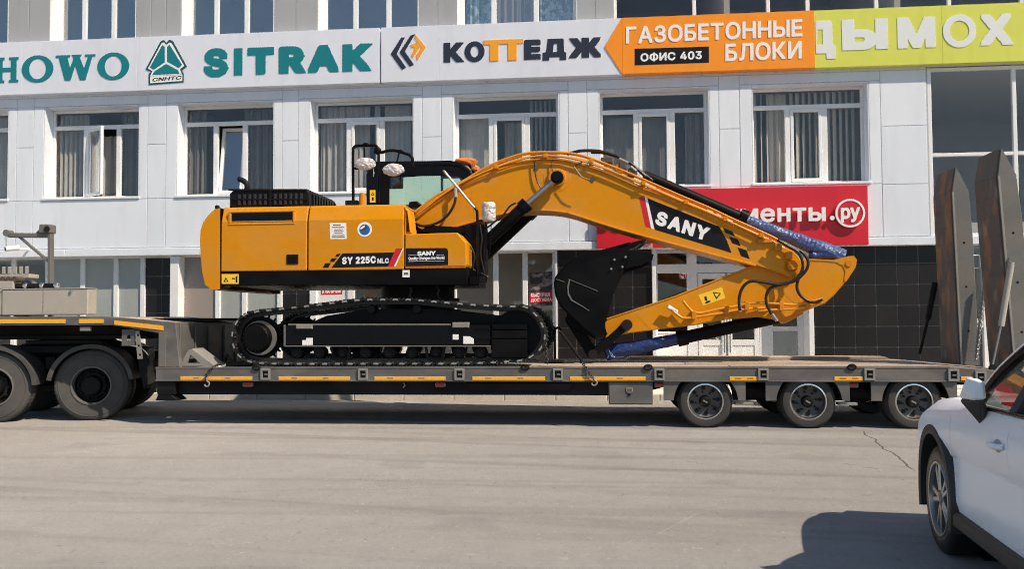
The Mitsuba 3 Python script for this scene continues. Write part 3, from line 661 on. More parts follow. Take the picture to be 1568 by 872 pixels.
part(s1, 'emblem_plate', xz(Polygon([(-9.886,6.806),(-9.154,6.832),(-9.155,6.969),(-9.887,6.958)]), YN - 0.016, YN - 0.0125), 'm_white')
part(s1, 'emblem_lettering', xz(fit(glyph('CNHTC', 0.01), *[(-9.848,6.836),(-9.184,6.865),(-9.819,6.918)]), YN - 0.019, YN - 0.0165), 'm_ink', stuff=True)
# 2: white sign with black and amber lettering
s2 = thing('fascia_sign', 'white fascia sign with black and amber lettering left of the orange sign', 'sign', 'fascia signs above the second floor')
X2, X3, X4, XA0 = -4.732, -3.481, 0.378, 0.014
part(s2, 'face_panel', bbox(X2, X3 - 0.001, YN, YF - 0.002, Z0S, Z1S, 0.004), 'm_white_sign'); part(s2, 'face_panel', bbox(X3 + 0.001, X4 - 0.0, YN, YF - 0.002, Z0S, Z1S, 0.004), 'm_white_sign')
for P, m in (([(-4.298,7.599),(-4.213,7.609),(-4.391,7.257),(-4.190,6.962),(-4.271,6.913),(-4.518,7.262)], 'm_ink_blue'), ([(-4.090,7.643),(-3.992,7.667),(-4.214,7.307),(-4.018,7.012),(-4.105,6.976),(-4.328,7.290)], 'm_ink_blue'), ([(-3.992,7.667),(-3.762,7.379),(-3.946,7.095),(-3.968,7.217),(-3.860,7.371),(-4.001,7.573)], 'm_amber'), ([(-4.090,7.439),(-3.967,7.482),(-3.896,7.373),(-4.041,7.158),(-4.077,7.207),(-4.001,7.362),(-4.030,7.397),(-4.076,7.379)], 'm_amber')):
    part(s2, 'emblem', xz(Polygon(P).buffer(0), YN - 0.012, YN - 0.0005), m)
zb, zt = 7.033, 7.456
for c, x0, x1, m in (('К', -3.376, -2.935, 'm_ink_blue'), ('О', -2.928, -2.503, 'm_ink_blue'), ('ТТ', -2.524, -1.687, 'm_amber'), ('Е', -1.666, -1.316, 'm_ink_blue'), ('Д', -1.274, -0.782, 'm_ink_blue'), ('Ж', -0.734, -0.062, 'm_ink_blue')):
    if c == 'ТТ': g = union_all([sbox(0, 0.80, 1, 1), sbox(0.16, 0, 0.38, 0.9), sbox(0.62, 0, 0.84, 0.9)]); lb(s2, g, x0, x1, zb, zt + 0.02, m, d=0.016); continue
    if c == 'Д': lb(s2, glyph(c, 0.07), x0, x1, zb - 0.03, zt, m); continue
    if c == 'О': lb(s2, affinity.translate(ring(0.5, 0.5, 0.20, 0.27), 0.5, 0.5), x0, x1, zb - 0.01, zt + 0.01, m); continue
    lb(s2, glyph(c, 0.075), x0, x1, zb, zt, m)
# 3: orange sign with an arrow head
s3 = thing('fascia_sign', 'orange fascia sign shaped as an arrow pointing left with white lettering', 'sign', 'fascia signs above the second floor')
X5 = 4.262
part(s3, 'face_panel', cprism([(X4 + 0.002, Z0S + 0.002), (X5 - 0.002, Z0S + 0.002), (X5 - 0.002, Z1S - 0.002), (X4 + 0.002, Z1S - 0.002)], YN - 0.02, YF - 0.002, 0.004), 'm_orange_sign')
part(s3, 'arrow_head', xz(Polygon([(XA0, (Z0S + Z1S) / 2), (X4, Z0S + 0.002), (X4, Z1S - 0.002)]), YN - 0.02, YN - 0.0005), 'm_orange_sign')
y3 = YN - 0.02
def line_letters(k, text, p0, p1, pt, heavy, bsdf, y, d=0.012, name='letter'):
    """a line of lettering, every letter a part, spaced along the parallelogram"""
    adv, gs, x = [], [], 0.0
    for ch in text:
        if ch == ' ': x += 0.45; continue
        g = glyph(ch, heavy); b0 = g.bounds; gs.append((g, x - b0[0])); x += b0[2] - b0[0] + 0.13
    X = x - 0.13; top = max(g.bounds[3] for g, _ in gs)
    for g, dx in gs:
        g2 = affinity.translate(g, dx, 0); ux, uz = (p1[0] - p0[0]) / X, (p1[1] - p0[1]) / X; vx, vz = (pt[0] - p0[0]) / top, (pt[1] - p0[1]) / top
        part(k, name, xz(affinity.affine_transform(g2, [ux, vx, uz, vz, p0[0], p0[1]]), y - d, y - 0.0005), bsdf)
line_letters(s3, 'ГАЗОБЕТОННЫЕ', *[(0.458,7.301),(4.020,7.322),(0.462,7.651)], 0.0, 'm_white', y3)
line_letters(s3, 'БЛОКИ', *[(2.474,6.860),(3.999,6.866),(2.479,7.212)], 0.0, 'm_white', y3)
part(s3, 'black_plate', xz(Polygon([(0.634,6.833),(2.144,6.837),(2.149,7.167),(0.638,7.177)]), y3 - 0.006, y3 - 0.0005), 'm_ink')
line_letters(s3, 'ОФИС 403', *[(0.753,6.913),(2.007,6.923),(0.755,7.081)], 0.02, 'm_white', y3 - 0.006, 0.006)
# 4: lime sign
s4 = thing('fascia_sign', 'lime green fascia sign with large pale letters at the right', 'sign', 'fascia signs above the second floor')
xs = [X5 + 0.001, 6.757, 9.2, 11.6]
for a, b in zip(xs[:-1], xs[1:]): part(s4, 'face_panel', bbox(a + 0.001, b - 0.001, YN, YF - 0.002, Z0S + 0.001, Z1S - 0.001, 0.004), 'm_lime')
zb, zt = 6.992, 7.623
dg = glyph('Д', 0.07); cut = affinity.scale(dg, 1, 1)
b0 = cut.bounds; half = cut.intersection(sbox(b0[0] + 0.42 * (b0[2] - b0[0]), -1, 9, 9))
lb(s4, half, 4.288, 4.681, zb - 0.16, zt, 'm_pearl')
yg_ = glyph('Ы', 0.06)
lb(s4, yg_, 4.804, 5.704, zb, zt, 'm_pearl')
lb(s4, glyph('М', 0.06), 5.889, 6.622, zb, zt, 'm_pearl')
lb(s4, affinity.translate(ring(0.5, 0.5, 0.29, 0.31), 0.5, 0.5), 6.768, 7.405, zb - 0.02, zt + 0.02, 'm_pearl', d=0.013)
lb(s4, glyph('Х', 0.06), 7.475, 8.108, zb, zt, 'm_pearl')
# 5: red sign over the entrance, raised white letters
s5 = thing('shop_sign', 'red sign with raised white lettering and a ringed word above the entrance', 'sign')
YR = 18.98
part(s5, 'face_panel', bbox(-0.187, 5.262, YR, YF - 0.004, 3.045, 4.245, 0.006), 'm_red_sign')
yl = YR - 0.10
zb, zx = 3.539, 3.804
def raised(text, x0, x1, hv=0.0):
    gs, x = [], 0.0
    for ch in text: g = glyph(ch, hv); b0 = g.bounds; gs.append((g, x - b0[0])); x += b0[2] - b0[0] + 0.12
    sx = (x1 - x0) / (x - 0.12); xh = glyph('н', hv).bounds[3]
    for g, dx in gs:
        q = affinity.affine_transform(affinity.translate(g, dx, 0), [sx, 0, 0, (zx - zb) / xh, x0, zb]); part(s5, 'letter', xz(q, yl, yl + 0.045), 'm_white')
    return sx
raised('менты', 2.729, 4.409)
raised('всеинстру', -0.082, 2.677)
dx0 = 4.535
part(s5, 'full_stop', xz(Point(dx0, zb + 0.045).buffer(0.045), yl, yl + 0.045), 'm_white')
rx, rz = (4.887,3.675)
part(s5, 'ring', xz(Point(rx, rz).buffer(0.288, 48).difference(Point(rx, rz).buffer(0.248, 48)), yl, yl + 0.045), 'm_white')
part(s5, 'ring_disc', ycyl(rx, rz, 0.247, yl + 0.012, yl + 0.045, 48), 'm_red_sign')
part(s5, 'ring_lettering', xz(fit(glyph('ру', 0.025), *[(4.699,3.487),(5.073,3.494),(4.705,3.783)]), yl - 0.004, yl + 0.0115), 'm_white', stuff=True)

# ================================================================ low loader trailer
YT, YM = 13.35, 14.72
def mir(m):
    m = m.copy(); m.vertices[:, 1] = 2 * YM - m.vertices[:, 1]; m.invert(); return m
TR = thing('low_loader_trailer', 'long grey three axle low loader trailer carrying the yellow excavator', 'trailer')
ZD = 0.885
XW = [1.405, 2.845, 4.295]; RW = 0.385
# side rails: C channels with lips
railpoly = [(-6.85, 0.67), (4.75, 0.67), (5.75, 0.62), (5.75, 0.80), (4.75, ZD - 0.005), (-6.85, ZD - 0.005)]
rail = cat_(cprism(railpoly, YT, YT + 0.16, 0.01), cprism([(-6.85, 0.668), (4.75, 0.668), (4.75, 0.69), (-6.85, 0.69)], YT - 0.012, YT + 0.03, 0.004), cprism([(-6.85, ZD - 0.03), (4.75, ZD - 0.03), (4.75, ZD), (-6.85, ZD)], YT - 0.008, YT + 0.03, 0.004))
part(TR, 'side_rail', rail, 'm_trailer'); part(TR, 'side_rail', mir(rail), 'm_trailer')
for s in (0, 1):
    bm = cat_(cprism([(-6.55, 0.46), (0.35, 0.46), (0.9, 0.60), (0.9, 0.668), (-6.55, 0.668)], YT + 0.13, YT + 0.30, 0.008))
    part(TR, 'main_beam', mir(bm) if s else bm, 'm_chassis')
part(TR, 'belly_plate', box(-6.5, 5.6, YT + 0.4, 2 * YM - YT - 0.4, 0.60, 0.80), 'm_chassis')
for x in np.arange(-6.2, 5.4, 0.7): part(TR, 'cross_member', box(x, x + 0.08, YT + 0.17, 2 * YM - YT - 0.17, 0.66, 0.84), 'm_chassis')
# deck planks lengthways
nrow = 9; y0, y1 = YT + 0.165, 2 * YM - YT - 0.165; pw = (y1 - y0) / nrow
for r in range(nrow):
    cutx = [-4.7 + 0.0, -1.6 + rng.uniform(-0.4, 0.4), 1.5 + rng.uniform(-0.4, 0.4), 4.72]
    for a, b in zip(cutx[:-1], cutx[1:]):
        dz = rng.uniform(-0.006, 0.006)
        part(TR, 'deck_plank', bbox(a + 0.003, b - 0.003, y0 + r * pw + 0.004, y0 + (r + 1) * pw - 0.004, 0.842, ZD + dz, 0.005), 'm_deck')
for r in range(nrow):
    m = cprism([(4.725, 0.845), (5.74, 0.765), (5.74, 0.80), (4.725, ZD)], y0 + r * pw + 0.004, y0 + (r + 1) * pw - 0.004, 0.004)
    part(TR, 'tail_plank', m, 'm_deck')
part(TR, 'tail_beam', bbox(5.60, 5.80, YT + 0.1, 2 * YM - YT - 0.1, 0.50, 0.79, 0.012), 'm_trailer')
# raised strip of planking over the axles, seen edge on beyond the near rail
part(TR, 'wheel_cover', cprism([(0.3, ZD + 0.008), (4.6, ZD + 0.008), (4.5, ZD + 0.05), (0.4, ZD + 0.05)], YM + 0.75, 2 * YM - YT - 0.02, 0.008), 'm_deck')
# skirts with arched cut-outs over the wheels, and arched black guards
for xw in XW:
    g = sbox(xw - 0.60, 0.40, xw + 0.56, 0.667).difference(Point(xw, 0.375).buffer(0.455, 40)).difference(sbox(xw - 0.37, 0.0, xw + 0.37, 0.55))
    for q in polys(g):
        if q.area < 0.002: continue
        for s in (0, 1): m = xz(q, YT + 0.02, YT + 0.045); part(TR, 'wheel_skirt', mir(m) if s else m, 'm_trailer')
    arc = Point(xw, 0.375).buffer(0.47, 40).difference(Point(xw, 0.375).buffer(0.448, 40)).intersection(sbox(xw - 1, 0.43, xw + 1, 0.84))
    for q in polys(arc)[:1]:
        for s in (0, 1): m = xz(q, YT + 0.046, YT + 0.55); part(TR, 'wheel_guard', mir(m) if s else m, 'm_black_plastic')
for xw in (XW[0] + 0.72, XW[1] + 0.72):
    part(TR, 'air_tank', cyl((xw - 0.28, YT + 0.45, 0.5), (xw + 0.28, YT + 0.45, 0.5), 0.13, 20), 'm_chassis')
    part(TR, 'step_grille', bbox(xw - 0.30, xw - 0.05, YT + 0.05, YT + 0.25, 0.33, 0.37, 0.005), 'm_trailer_pale')
# wheels
def tyre_prof(r, w, ri):
    return [(ri, 0.035), (ri + 0.02, 0.012), (r * 0.80, 0.0), (r * 0.93, 0.008), (r * 0.985, 0.035), (r, 0.07), (r, w - 0.07), (r * 0.985, w - 0.035), (r * 0.93, w - 0.008), (r * 0.8, w), (ri, w - 0.03), (ri, 0.035)]
def tread(x, z, y, r, w, n):
    ms = []
    for k in range(n):
        a = 2 * math.pi * k / n
        m = box(-0.5 * 2 * math.pi * r / n * 0.72, 0.5 * 2 * math.pi * r / n * 0.72, 0.05, w - 0.05, -0.012, 0.009)
        m.apply_transform(trimesh.transformations.rotation_matrix(a, [0, 1, 0])); m.apply_translation((x + r * math.sin(a), y, z + r * math.cos(a))); ms.append(m)
    return cat_(ms)
def trailer_wheel(xw, far=False):
    w = holder(TR, 'wheel'); y = 13.42; fl = mir if far else (lambda m: m)
    part(w, 'tyre', fl(cat_(lathe_y(xw, RW - 0.006, y, tyre_prof(RW - 0.006, 0.235, 0.235), 48), tread(xw, RW - 0.006, y, RW - 0.008, 0.235, 60))), 'm_tyre', smooth=35)
    part(w, 'tyre', fl(lathe_y(xw, RW - 0.006, y + 0.275, tyre_prof(RW - 0.006, 0.235, 0.235), 40)), 'm_tyre_dark', smooth=35)
    part(w, 'rim', fl(lathe_y(xw, RW - 0.006, y, [(0.262, 0.030), (0.258, 0.008), (0.240, 0.006), (0.232, 0.03), (0.228, 0.10), (0.222, 0.10)], 48)), 'm_chrome', smooth=35)
    part(w, 'dish', fl(lathe_y(xw, RW - 0.006, y, [(0.228, 0.05), (0.215, 0.11), (0.165, 0.135), (0.10, 0.12), (0.0, 0.12)], 40)), 'm_trailer', smooth=40)
    part(w, 'hub', fl(lathe_y(xw, RW - 0.006, y, [(0.085, 0.125), (0.082, 0.045), (0.06, 0.02), (0.0, 0.018)], 24)), 'm_chassis', smooth=40)
    part(w, 'hub_cap', fl(xz(affinity.rotate(sbox(xw - 0.035, RW - 0.018, xw + 0.035, RW + 0.004), -30, origin=(xw, RW)), y + 0.012, y + 0.0175)), 'm_steel')
    nuts = bolts(xw, RW - 0.006, 0.135, y + 0.075, 8, 0.014, 0.055, 0.2)
    part(w, 'nut_ring', fl(nuts), 'm_chassis', stuff=True)
    holes = cat_([xz(Point(xw + 0.185 * math.cos(a), RW + 0.185 * math.sin(a)).buffer(0.026, 10), y + 0.10, y + 0.128) for a in np.arange(8) * math.pi / 4 + 0.1])
    part(w, 'hand_hole', fl(holes), 'm_ink', stuff=True)
for xw in XW:
    trailer_wheel(xw); trailer_wheel(xw, True)
    part(TR, 'axle', cyl((xw, 13.8, RW), (xw, 2 * YM - 13.8, RW), 0.06, 14), 'm_chassis')
    part(TR, 'suspension_arm', cprism([(xw - 0.5, 0.6), (xw + 0.1, 0.42), (xw + 0.1, 0.30), (xw - 0.5, 0.45)], 14.05, 14.17, 0.01), 'm_chassis')
# reflectors, lashing pockets, marker lamps, rings
for k, (a, b) in enumerate([(-6.45, -5.32), (-4.91, -3.81), (-3.44, -2.37), (-1.97, -0.90), (-0.54, 0.55), (1.74, 2.13), (3.19, 3.58), (4.90, 5.05)]):
    r = part(TR, 'reflector_strip', bbox(a, b, YT - 0.010, YT - 0.0005, 0.690, 0.745, 0.002), 'm_reflector')
    for f in (0.18, 0.62):
        if b - a > 0.3: part(r, 'stamp', xz(sbox(a + f * (b - a), 0.711, a + f * (b - a) + 0.09, 0.724), YT - 0.0125, YT - 0.0105), 'm_brown')
for x in (-5.11, -3.61, -2.16, -0.71, 0.75, 2.21, 3.67, 4.80, 5.16):
    dz = -0.04 if x > 5 else (-0.01 if x > 4.7 else 0)
    fr = sbox(x - 0.072, 0.692 + dz, x + 0.072, 0.862 + dz).difference(sbox(x - 0.045, 0.722 + dz, x + 0.045, 0.832 + dz))
    r = part(TR, 'lashing_pocket', xz(fr, YT - 0.030, YT - 0.0006), 'm_trailer_pale')
    part(r, 'recess', box(x - 0.045, x + 0.045, YT - 0.004, YT - 0.0006, 0.722 + dz, 0.832 + dz), 'm_ink')
    part(r, 'bar', box(x - 0.015, x + 0.042, YT - 0.022, YT - 0.005, 0.768 + dz, 0.782 + dz), 'm_trailer_pale')
for x in (-5.42, -2.46, 0.755, 3.46):
    r = part(TR, 'marker_lamp', bbox(x - 0.075, x + 0.075, YT + 0.05, YT + 0.128, 0.585, 0.648, 0.01), 'm_trailer_pale')
    part(r, 'lens', bbox(x - 0.06, x + 0.06, YT + 0.035, YT + 0.0495, 0.598, 0.638, 0.008), 'm_lamp_red')
for x in (-5.25, -1.19, 0.59, 3.43):
    ringp = [(x + 0.055 * math.cos(a), YT - 0.018, ZD - 0.008 + 0.035 * math.sin(a)) for a in np.arange(14) * 2 * math.pi / 14]
    r = part(TR, 'lashing_ring', tube(ringp, 0.013, 7, closed=True), 'm_chassis', smooth=True); part(r, 'lug', bbox(x - 0.03, x + 0.03, YT - 0.035, YT + 0.03, ZD + 0.001, ZD + 0.03, 0.008), 'm_chassis')
# tool box hanging under the rail, long drawer left of it
tb = part(TR, 'tool_box', bbox(0.02, 0.655, YT + 0.03, YT + 0.60, 0.335, 0.664, 0.012), 'm_trailer')
part(tb, 'lid', bbox(0.03, 0.645, YT + 0.018, YT + 0.029, 0.350, 0.655, 0.005), 'm_trailer')
part(tb, 'latch', cprism([(0.27, 0.58), (0.37, 0.58), (0.37, 0.53), (0.34, 0.505), (0.30, 0.505), (0.27, 0.53)], YT + 0.002, YT + 0.017, 0.004), 'm_trailer_pale')
part(tb, 'latch_plate', cprism([(0.285, 0.57), (0.355, 0.57), (0.355, 0.525), (0.285, 0.525)], YT - 0.002, YT + 0.0015, 0.001), 'm_trailer')
part(tb, 'latch_handle', bbox(0.30, 0.335, YT - 0.004, YT + 0.015, 0.465, 0.50, 0.005), 'm_chassis')
part(TR, 'ramp_drawer', cprism([(-2.08, 0.645), (-0.50, 0.645), (-0.55, 0.53), (-2.03, 0.53)], YT + 0.06, YT + 0.128, 0.01), 'm_chassis')
part(TR, 'hook', tube([(-3.02, YT + 0.11, 0.64), (-3.0, YT + 0.10, 0.60), (-3.03, YT + 0.10, 0.575)], 0.012, 6), 'm_steel')
# gooseneck
GN = holder(TR, 'gooseneck')
gside = [(-11.0, 1.675), (-7.67, 1.665), (-6.62, 1.575), (-6.535, 1.56), (-6.46, ZD), (-6.80, ZD), (-6.80, 1.40), (-7.54, 1.525), (-11.0, 1.54)]
gs_ = cprism(gside, YT, YT + 0.09, 0.010)
part(GN, 'side_plate', gs_, 'm_trailer'); part(GN, 'side_plate', mir(gs_), 'm_trailer')
part(GN, 'post_strip', bbox(-6.80, -6.68, YT - 0.012, YT - 0.0005, 0.89, 1.42, 0.004), 'm_ramp_grey')
part(GN, 'top_plate', cat_(cprism([(-11.0, 1.63), (-7.67, 1.62), (-6.62, 1.535), (-6.62, 1.565), (-7.67, 1.655), (-11.0, 1.665)], YT + 0.092, 2 * YM - YT - 0.092, 0.005)), 'm_deck')
part(GN, 'rear_wall', bbox(-6.56, -6.50, YT + 0.092, 2 * YM - YT - 0.092, ZD - 0.03, 1.56, 0.008), 'm_trailer')
for y in (13.9, 14.4, 15.0, 15.5): part(GN, 'wall_rib', bbox(-6.498, -6.47, y, y + 0.05, ZD, 1.5, 0.006), 'm_trailer')
part(GN, 'rub_plate', cyl((-6.95, 14.9, 1.585), (-6.95, 14.9, 1.630), 0.75, 40), 'm_chassis')
for s in (0, 1):
    m = bbox(-11.0, -7.2, 14.22, 14.36, 1.36, 1.63, 0.01); part(GN, 'beam', mir(m) if s else m, 'm_chassis')
part(GN, 'king_plate', box(-10.5, -7.4, 14.1, 15.34, 1.30, 1.36), 'm_chassis')
for P in ([(-10.371,1.568),(-8.313,1.562),(-8.313,1.625),(-10.372,1.635)], [(-8.089,1.559),(-7.691,1.561),(-7.692,1.623),(-8.090,1.626)], [(-7.516,1.536),(-6.729,1.446),(-6.729,1.514),(-7.517,1.602)]):
    part(GN, 'reflector_strip', xz(Polygon(P), YT - 0.010, YT - 0.0005), 'm_reflector')
part(GN, 'marker_lamp', bbox(-8.101, -7.931, YT + 0.03, YT + 0.085, 1.439, 1.509, 0.008), 'm_trailer_pale')
bp = sbox(-7.428, 1.210, -7.217, 1.461).difference(affinity.scale(Point((-7.318,1.325)).buffer(0.035), 1.0, 1.5))
part(GN, 'bracket_plate', xz(bp, YT + 0.06, YT + 0.075), 'm_trailer')
br = Polygon([(-7.203,1.440),(-7.140,1.440),(-7.083,1.009),(-7.162,1.004)]); br = br.difference(union_all([Point((-7.160,1.369)).buffer(0.02), Point((-7.143,1.209)).buffer(0.02), Point((-7.125,1.069)).buffer(0.02)]))
part(GN, 'slotted_bar', xz(br, YT + 0.04, YT + 0.058), 'm_trailer_pale')
part(GN, 'brace', tube([(-7.185, 13.5, 1.206), (-7.036, 13.5, 1.055)], 0.01, 6), 'm_trailer_pale')
# landing foot
lf = part(TR, 'landing_leg', bbox(-6.84, -6.55, YT + 0.03, YT + 0.32, 0.46, 0.669, 0.01), 'm_chassis')
part(lf, 'foot', cprism([(-6.86, 0.375), (-6.5, 0.375), (-6.55, 0.42), (-6.60, 0.46), (-6.82, 0.46), (-6.84, 0.42)], YT + 0.02, YT + 0.34, 0.01), 'm_chassis')
# wedge bracket on the deck behind the gooseneck
wp = Polygon([(-6.518,0.894),(-6.373,1.144),(-6.321,1.154),(-5.965,0.898)]).difference(Polygon([(-6.403,0.938),(-6.342,1.074),(-6.184,0.938)]))
wk = part(TR, 'stop_wedge', xz(wp, YT + 0.10, YT + 0.14), 'm_trailer_pale'); part(wk, 'face', cprism([(-6.373,1.139),(-6.321,1.164),(-5.954,0.903),(-6.006,0.888)], YT + 0.145, YT + 0.50, 0.008), 'm_trailer_pale')
# ---- loading ramps standing upright at the tail
def ramp(y0, y1, dx, ang):
    h = holder(TR, 'ramp')
    A = math.radians(ang); base = np.array([5.60 + dx, 0.80])
    def L(u, v): return (base[0] + u * math.cos(A) - v * math.sin(A), base[1] + u * math.sin(A) + v * math.cos(A))
    Ht = 3.17
    side = [L(0.02, 0), L(0.30, 0.0), L(0.30, Ht - 1.1), L(0.27, Ht - 0.40), L(0.10, Ht), L(0.02, Ht - 0.40)]
    for ya, yb_ in ((y0, y0 + 0.035), (y1 - 0.035, y1)): part(h, 'side_plate', cprism(side, ya, yb_, 0.006), 'm_ramp_grey')
    for ya in (y0 - 0.012, y1 + 0.001): part(h, 'edge_bar', cprism([L(0.015, 0.0), L(0.045, 0.0), L(0.045, Ht - 0.41), L(0.015, Ht - 0.40)], ya, ya + 0.011, 0.003), 'm_trailer_pale')
    for v in (0.55, 1.25, 1.95): part(h, 'pin_hole', ycyl(*L(0.16, v), 0.018, y0 - 0.003, y0 - 0.0005, 12), 'm_ink')
    part(h, 'running_plate', cprism([L(0.0, 0.02), L(0.035, 0.02), L(0.035, Ht - 0.40), L(0.10, Ht - 0.02), L(0.085, Ht - 0.01), L(0.0, Ht - 0.38)], y0 + 0.036, y1 - 0.036, 0.004), 'm_rust')
    for k in range(10):
        v = 0.25 + k * 0.28; part(h, 'cleat', cprism([L(-0.007, v), L(-0.0005, v), L(-0.0005, v + 0.02), L(-0.007, v + 0.02)], y0 + 0.06, y1 - 0.06, 0.004), 'm_rust')
    for k in range(5): part(h, 'rib', cprism([L(0.04, 0.2 + k * 0.55), L(0.25, 0.2 + k * 0.55), L(0.25, 0.26 + k * 0.55), L(0.04, 0.26 + k * 0.55)], y0 + 0.037, y1 - 0.037, 0.004), 'm_ramp_grey')
    part(h, 'handle', tube([L(0.31, 1.75)[:1] + (y0 + 0.1, L(0.31, 1.75)[1]), L(0.42, 1.74)[:1] + (y0 + 0.1, L(0.42, 1.74)[1]), L(0.42, 1.55)[:1] + (y0 + 0.1, L(0.42, 1.55)[1]), L(0.31, 1.54)[:1] + (y0 + 0.1, L(0.31, 1.54)[1])], 0.012, 6), 'm_steel')
    part(h, 'hinge', cyl((base[0] + 0.12, y0, base[1] - 0.02), (base[0] + 0.12, y1, base[1] - 0.02), 0.045, 16), 'm_chassis')
    return h, L
r1, L1 = ramp(13.50, 14.32, 0.06, 3.2)
r2, L2 = ramp(2 * YM - 14.32, 2 * YM - 13.50, -0.06, 1.5)
labels[r1] = {'label': 'nearer upright loading ramp with rusty running face'}; labels[r2] = {'label': 'farther upright loading ramp with rusty running face'}
st = holder(TR, 'ramp_strut')
def v3(p, y): return (p[0], y, p[1])
part(st, 'cylinder', cyl(v3((5.644,2.336), 13.42), v3((5.482,1.442), 13.42), 0.042, 14), 'm_beige', smooth=40)
part(st, 'rod', cyl(v3((5.483,1.451), 13.42), v3((5.350,0.869), 13.42), 0.014, 10), 'm_steel'); part(st, 'end_eye', ycyl(*(5.649,2.354), 0.055, 13.39, 13.46, 16), 'm_ramp_grey'); part(st, 'end_eye', ycyl(*(5.346,0.860), 0.05, 13.36, 13.42, 16), 'm_chassis')
st = holder(TR, 'ramp_strut')
part(st, 'cylinder', cyl(v3((5.492,2.156), 15.98), v3((5.362,1.532), 15.98), 0.05, 14), 'm_chassis'); part(st, 'rod', cyl(v3((5.363,1.543), 15.98), v3((5.212,0.954), 15.98), 0.025, 10), 'm_chassis')
# chain hanging behind the farther ramp
def chain(p0, p1, n, sag, wire, rr, lz):
    p0, p1 = np.array(p0), np.array(p1); ms = []
    t = np.linspace(0, 1, n); P = p0 + (p1 - p0) * t[:, None]; P[:, 2] -= sag * 4 * t * (1 - t)
    for i in range(n - 1):
        c, d = (P[i] + P[i + 1]) / 2, P[i + 1] - P[i]; L = np.linalg.norm(d); d /= L
        a = np.cross(d, [0, 1, 0] if abs(d[1]) < 0.9 else [1, 0, 0]); a /= np.linalg.norm(a); b = np.cross(d, a)
        s = a if i % 2 else b
        ang = np.arange(10) * 2 * math.pi / 10
        ms.append(tube([c + d * (0.66 * L * math.cos(q)) + s * rr * math.sin(q) for q in ang], wire, 5, closed=True))
    return cat_(ms)

# ================================================================ excavator
EX = thing('excavator', 'yellow crawler excavator with folded boom standing on the grey trailer', 'excavator')
# ---- crawler tracks
path = np.array([(-5.720,1.372),(-5.709,1.222),(-5.594,1.023),(-5.335,0.919),(-4.659,0.888),(-3.307,0.882),(-2.002,0.902),(-1.242,0.948),(-1.106,1.000),(-0.931,1.159),(-0.881,1.383),(-0.976,1.606),(-1.134,1.766),(-1.265,1.796),(-1.831,1.820),(-2.401,1.867),(-2.897,1.914),(-3.206,1.919),(-3.739,1.914),(-4.407,1.841),(-4.831,1.799),(-5.391,1.739),(-5.546,1.670),(-5.669,1.541)])
path[:, 1] = np.maximum(path[:, 1], ZD + 0.012)
loop = spline(np.vstack([path, path[:1]]), 10)[:-1]
loop[:, 1] = np.maximum(loop[:, 1], ZD + 0.012)
def resample(P, n):
    Q = np.vstack([P, P[:1]]); s = np.r_[0, np.cumsum(np.linalg.norm(np.diff(Q, axis=0), axis=1))]
    t = np.linspace(0, s[-1], n, endpoint=False); return np.c_[np.interp(t, s, Q[:, 0]), np.interp(t, s, Q[:, 1])], s[-1]
NS = 54
sp, plen = resample(loop, NS); pitch = plen / NS
hp = pitch / 2 - 0.004
shoe_g = Polygon([(-hp, -0.040), (hp, -0.040), (hp, -0.018), (hp - 0.012, -0.016), (hp - 0.02, 0.0), (hp - 0.034, 0.0), (hp - 0.042, -0.016), (0.02, -0.017), (0.012, 0.0), (-0.004, 0.0), (-0.012, -0.017), (-hp + 0.05, -0.017), (-hp + 0.042, 0.0), (-hp + 0.028, 0.0), (-hp + 0.02, -0.017), (-hp, -0.018)])
SHW = 0.50
shoe_mesh = xz(shoe_g, 0, SHW)
cen = loop.mean(0); ctr = Polygon(loop)
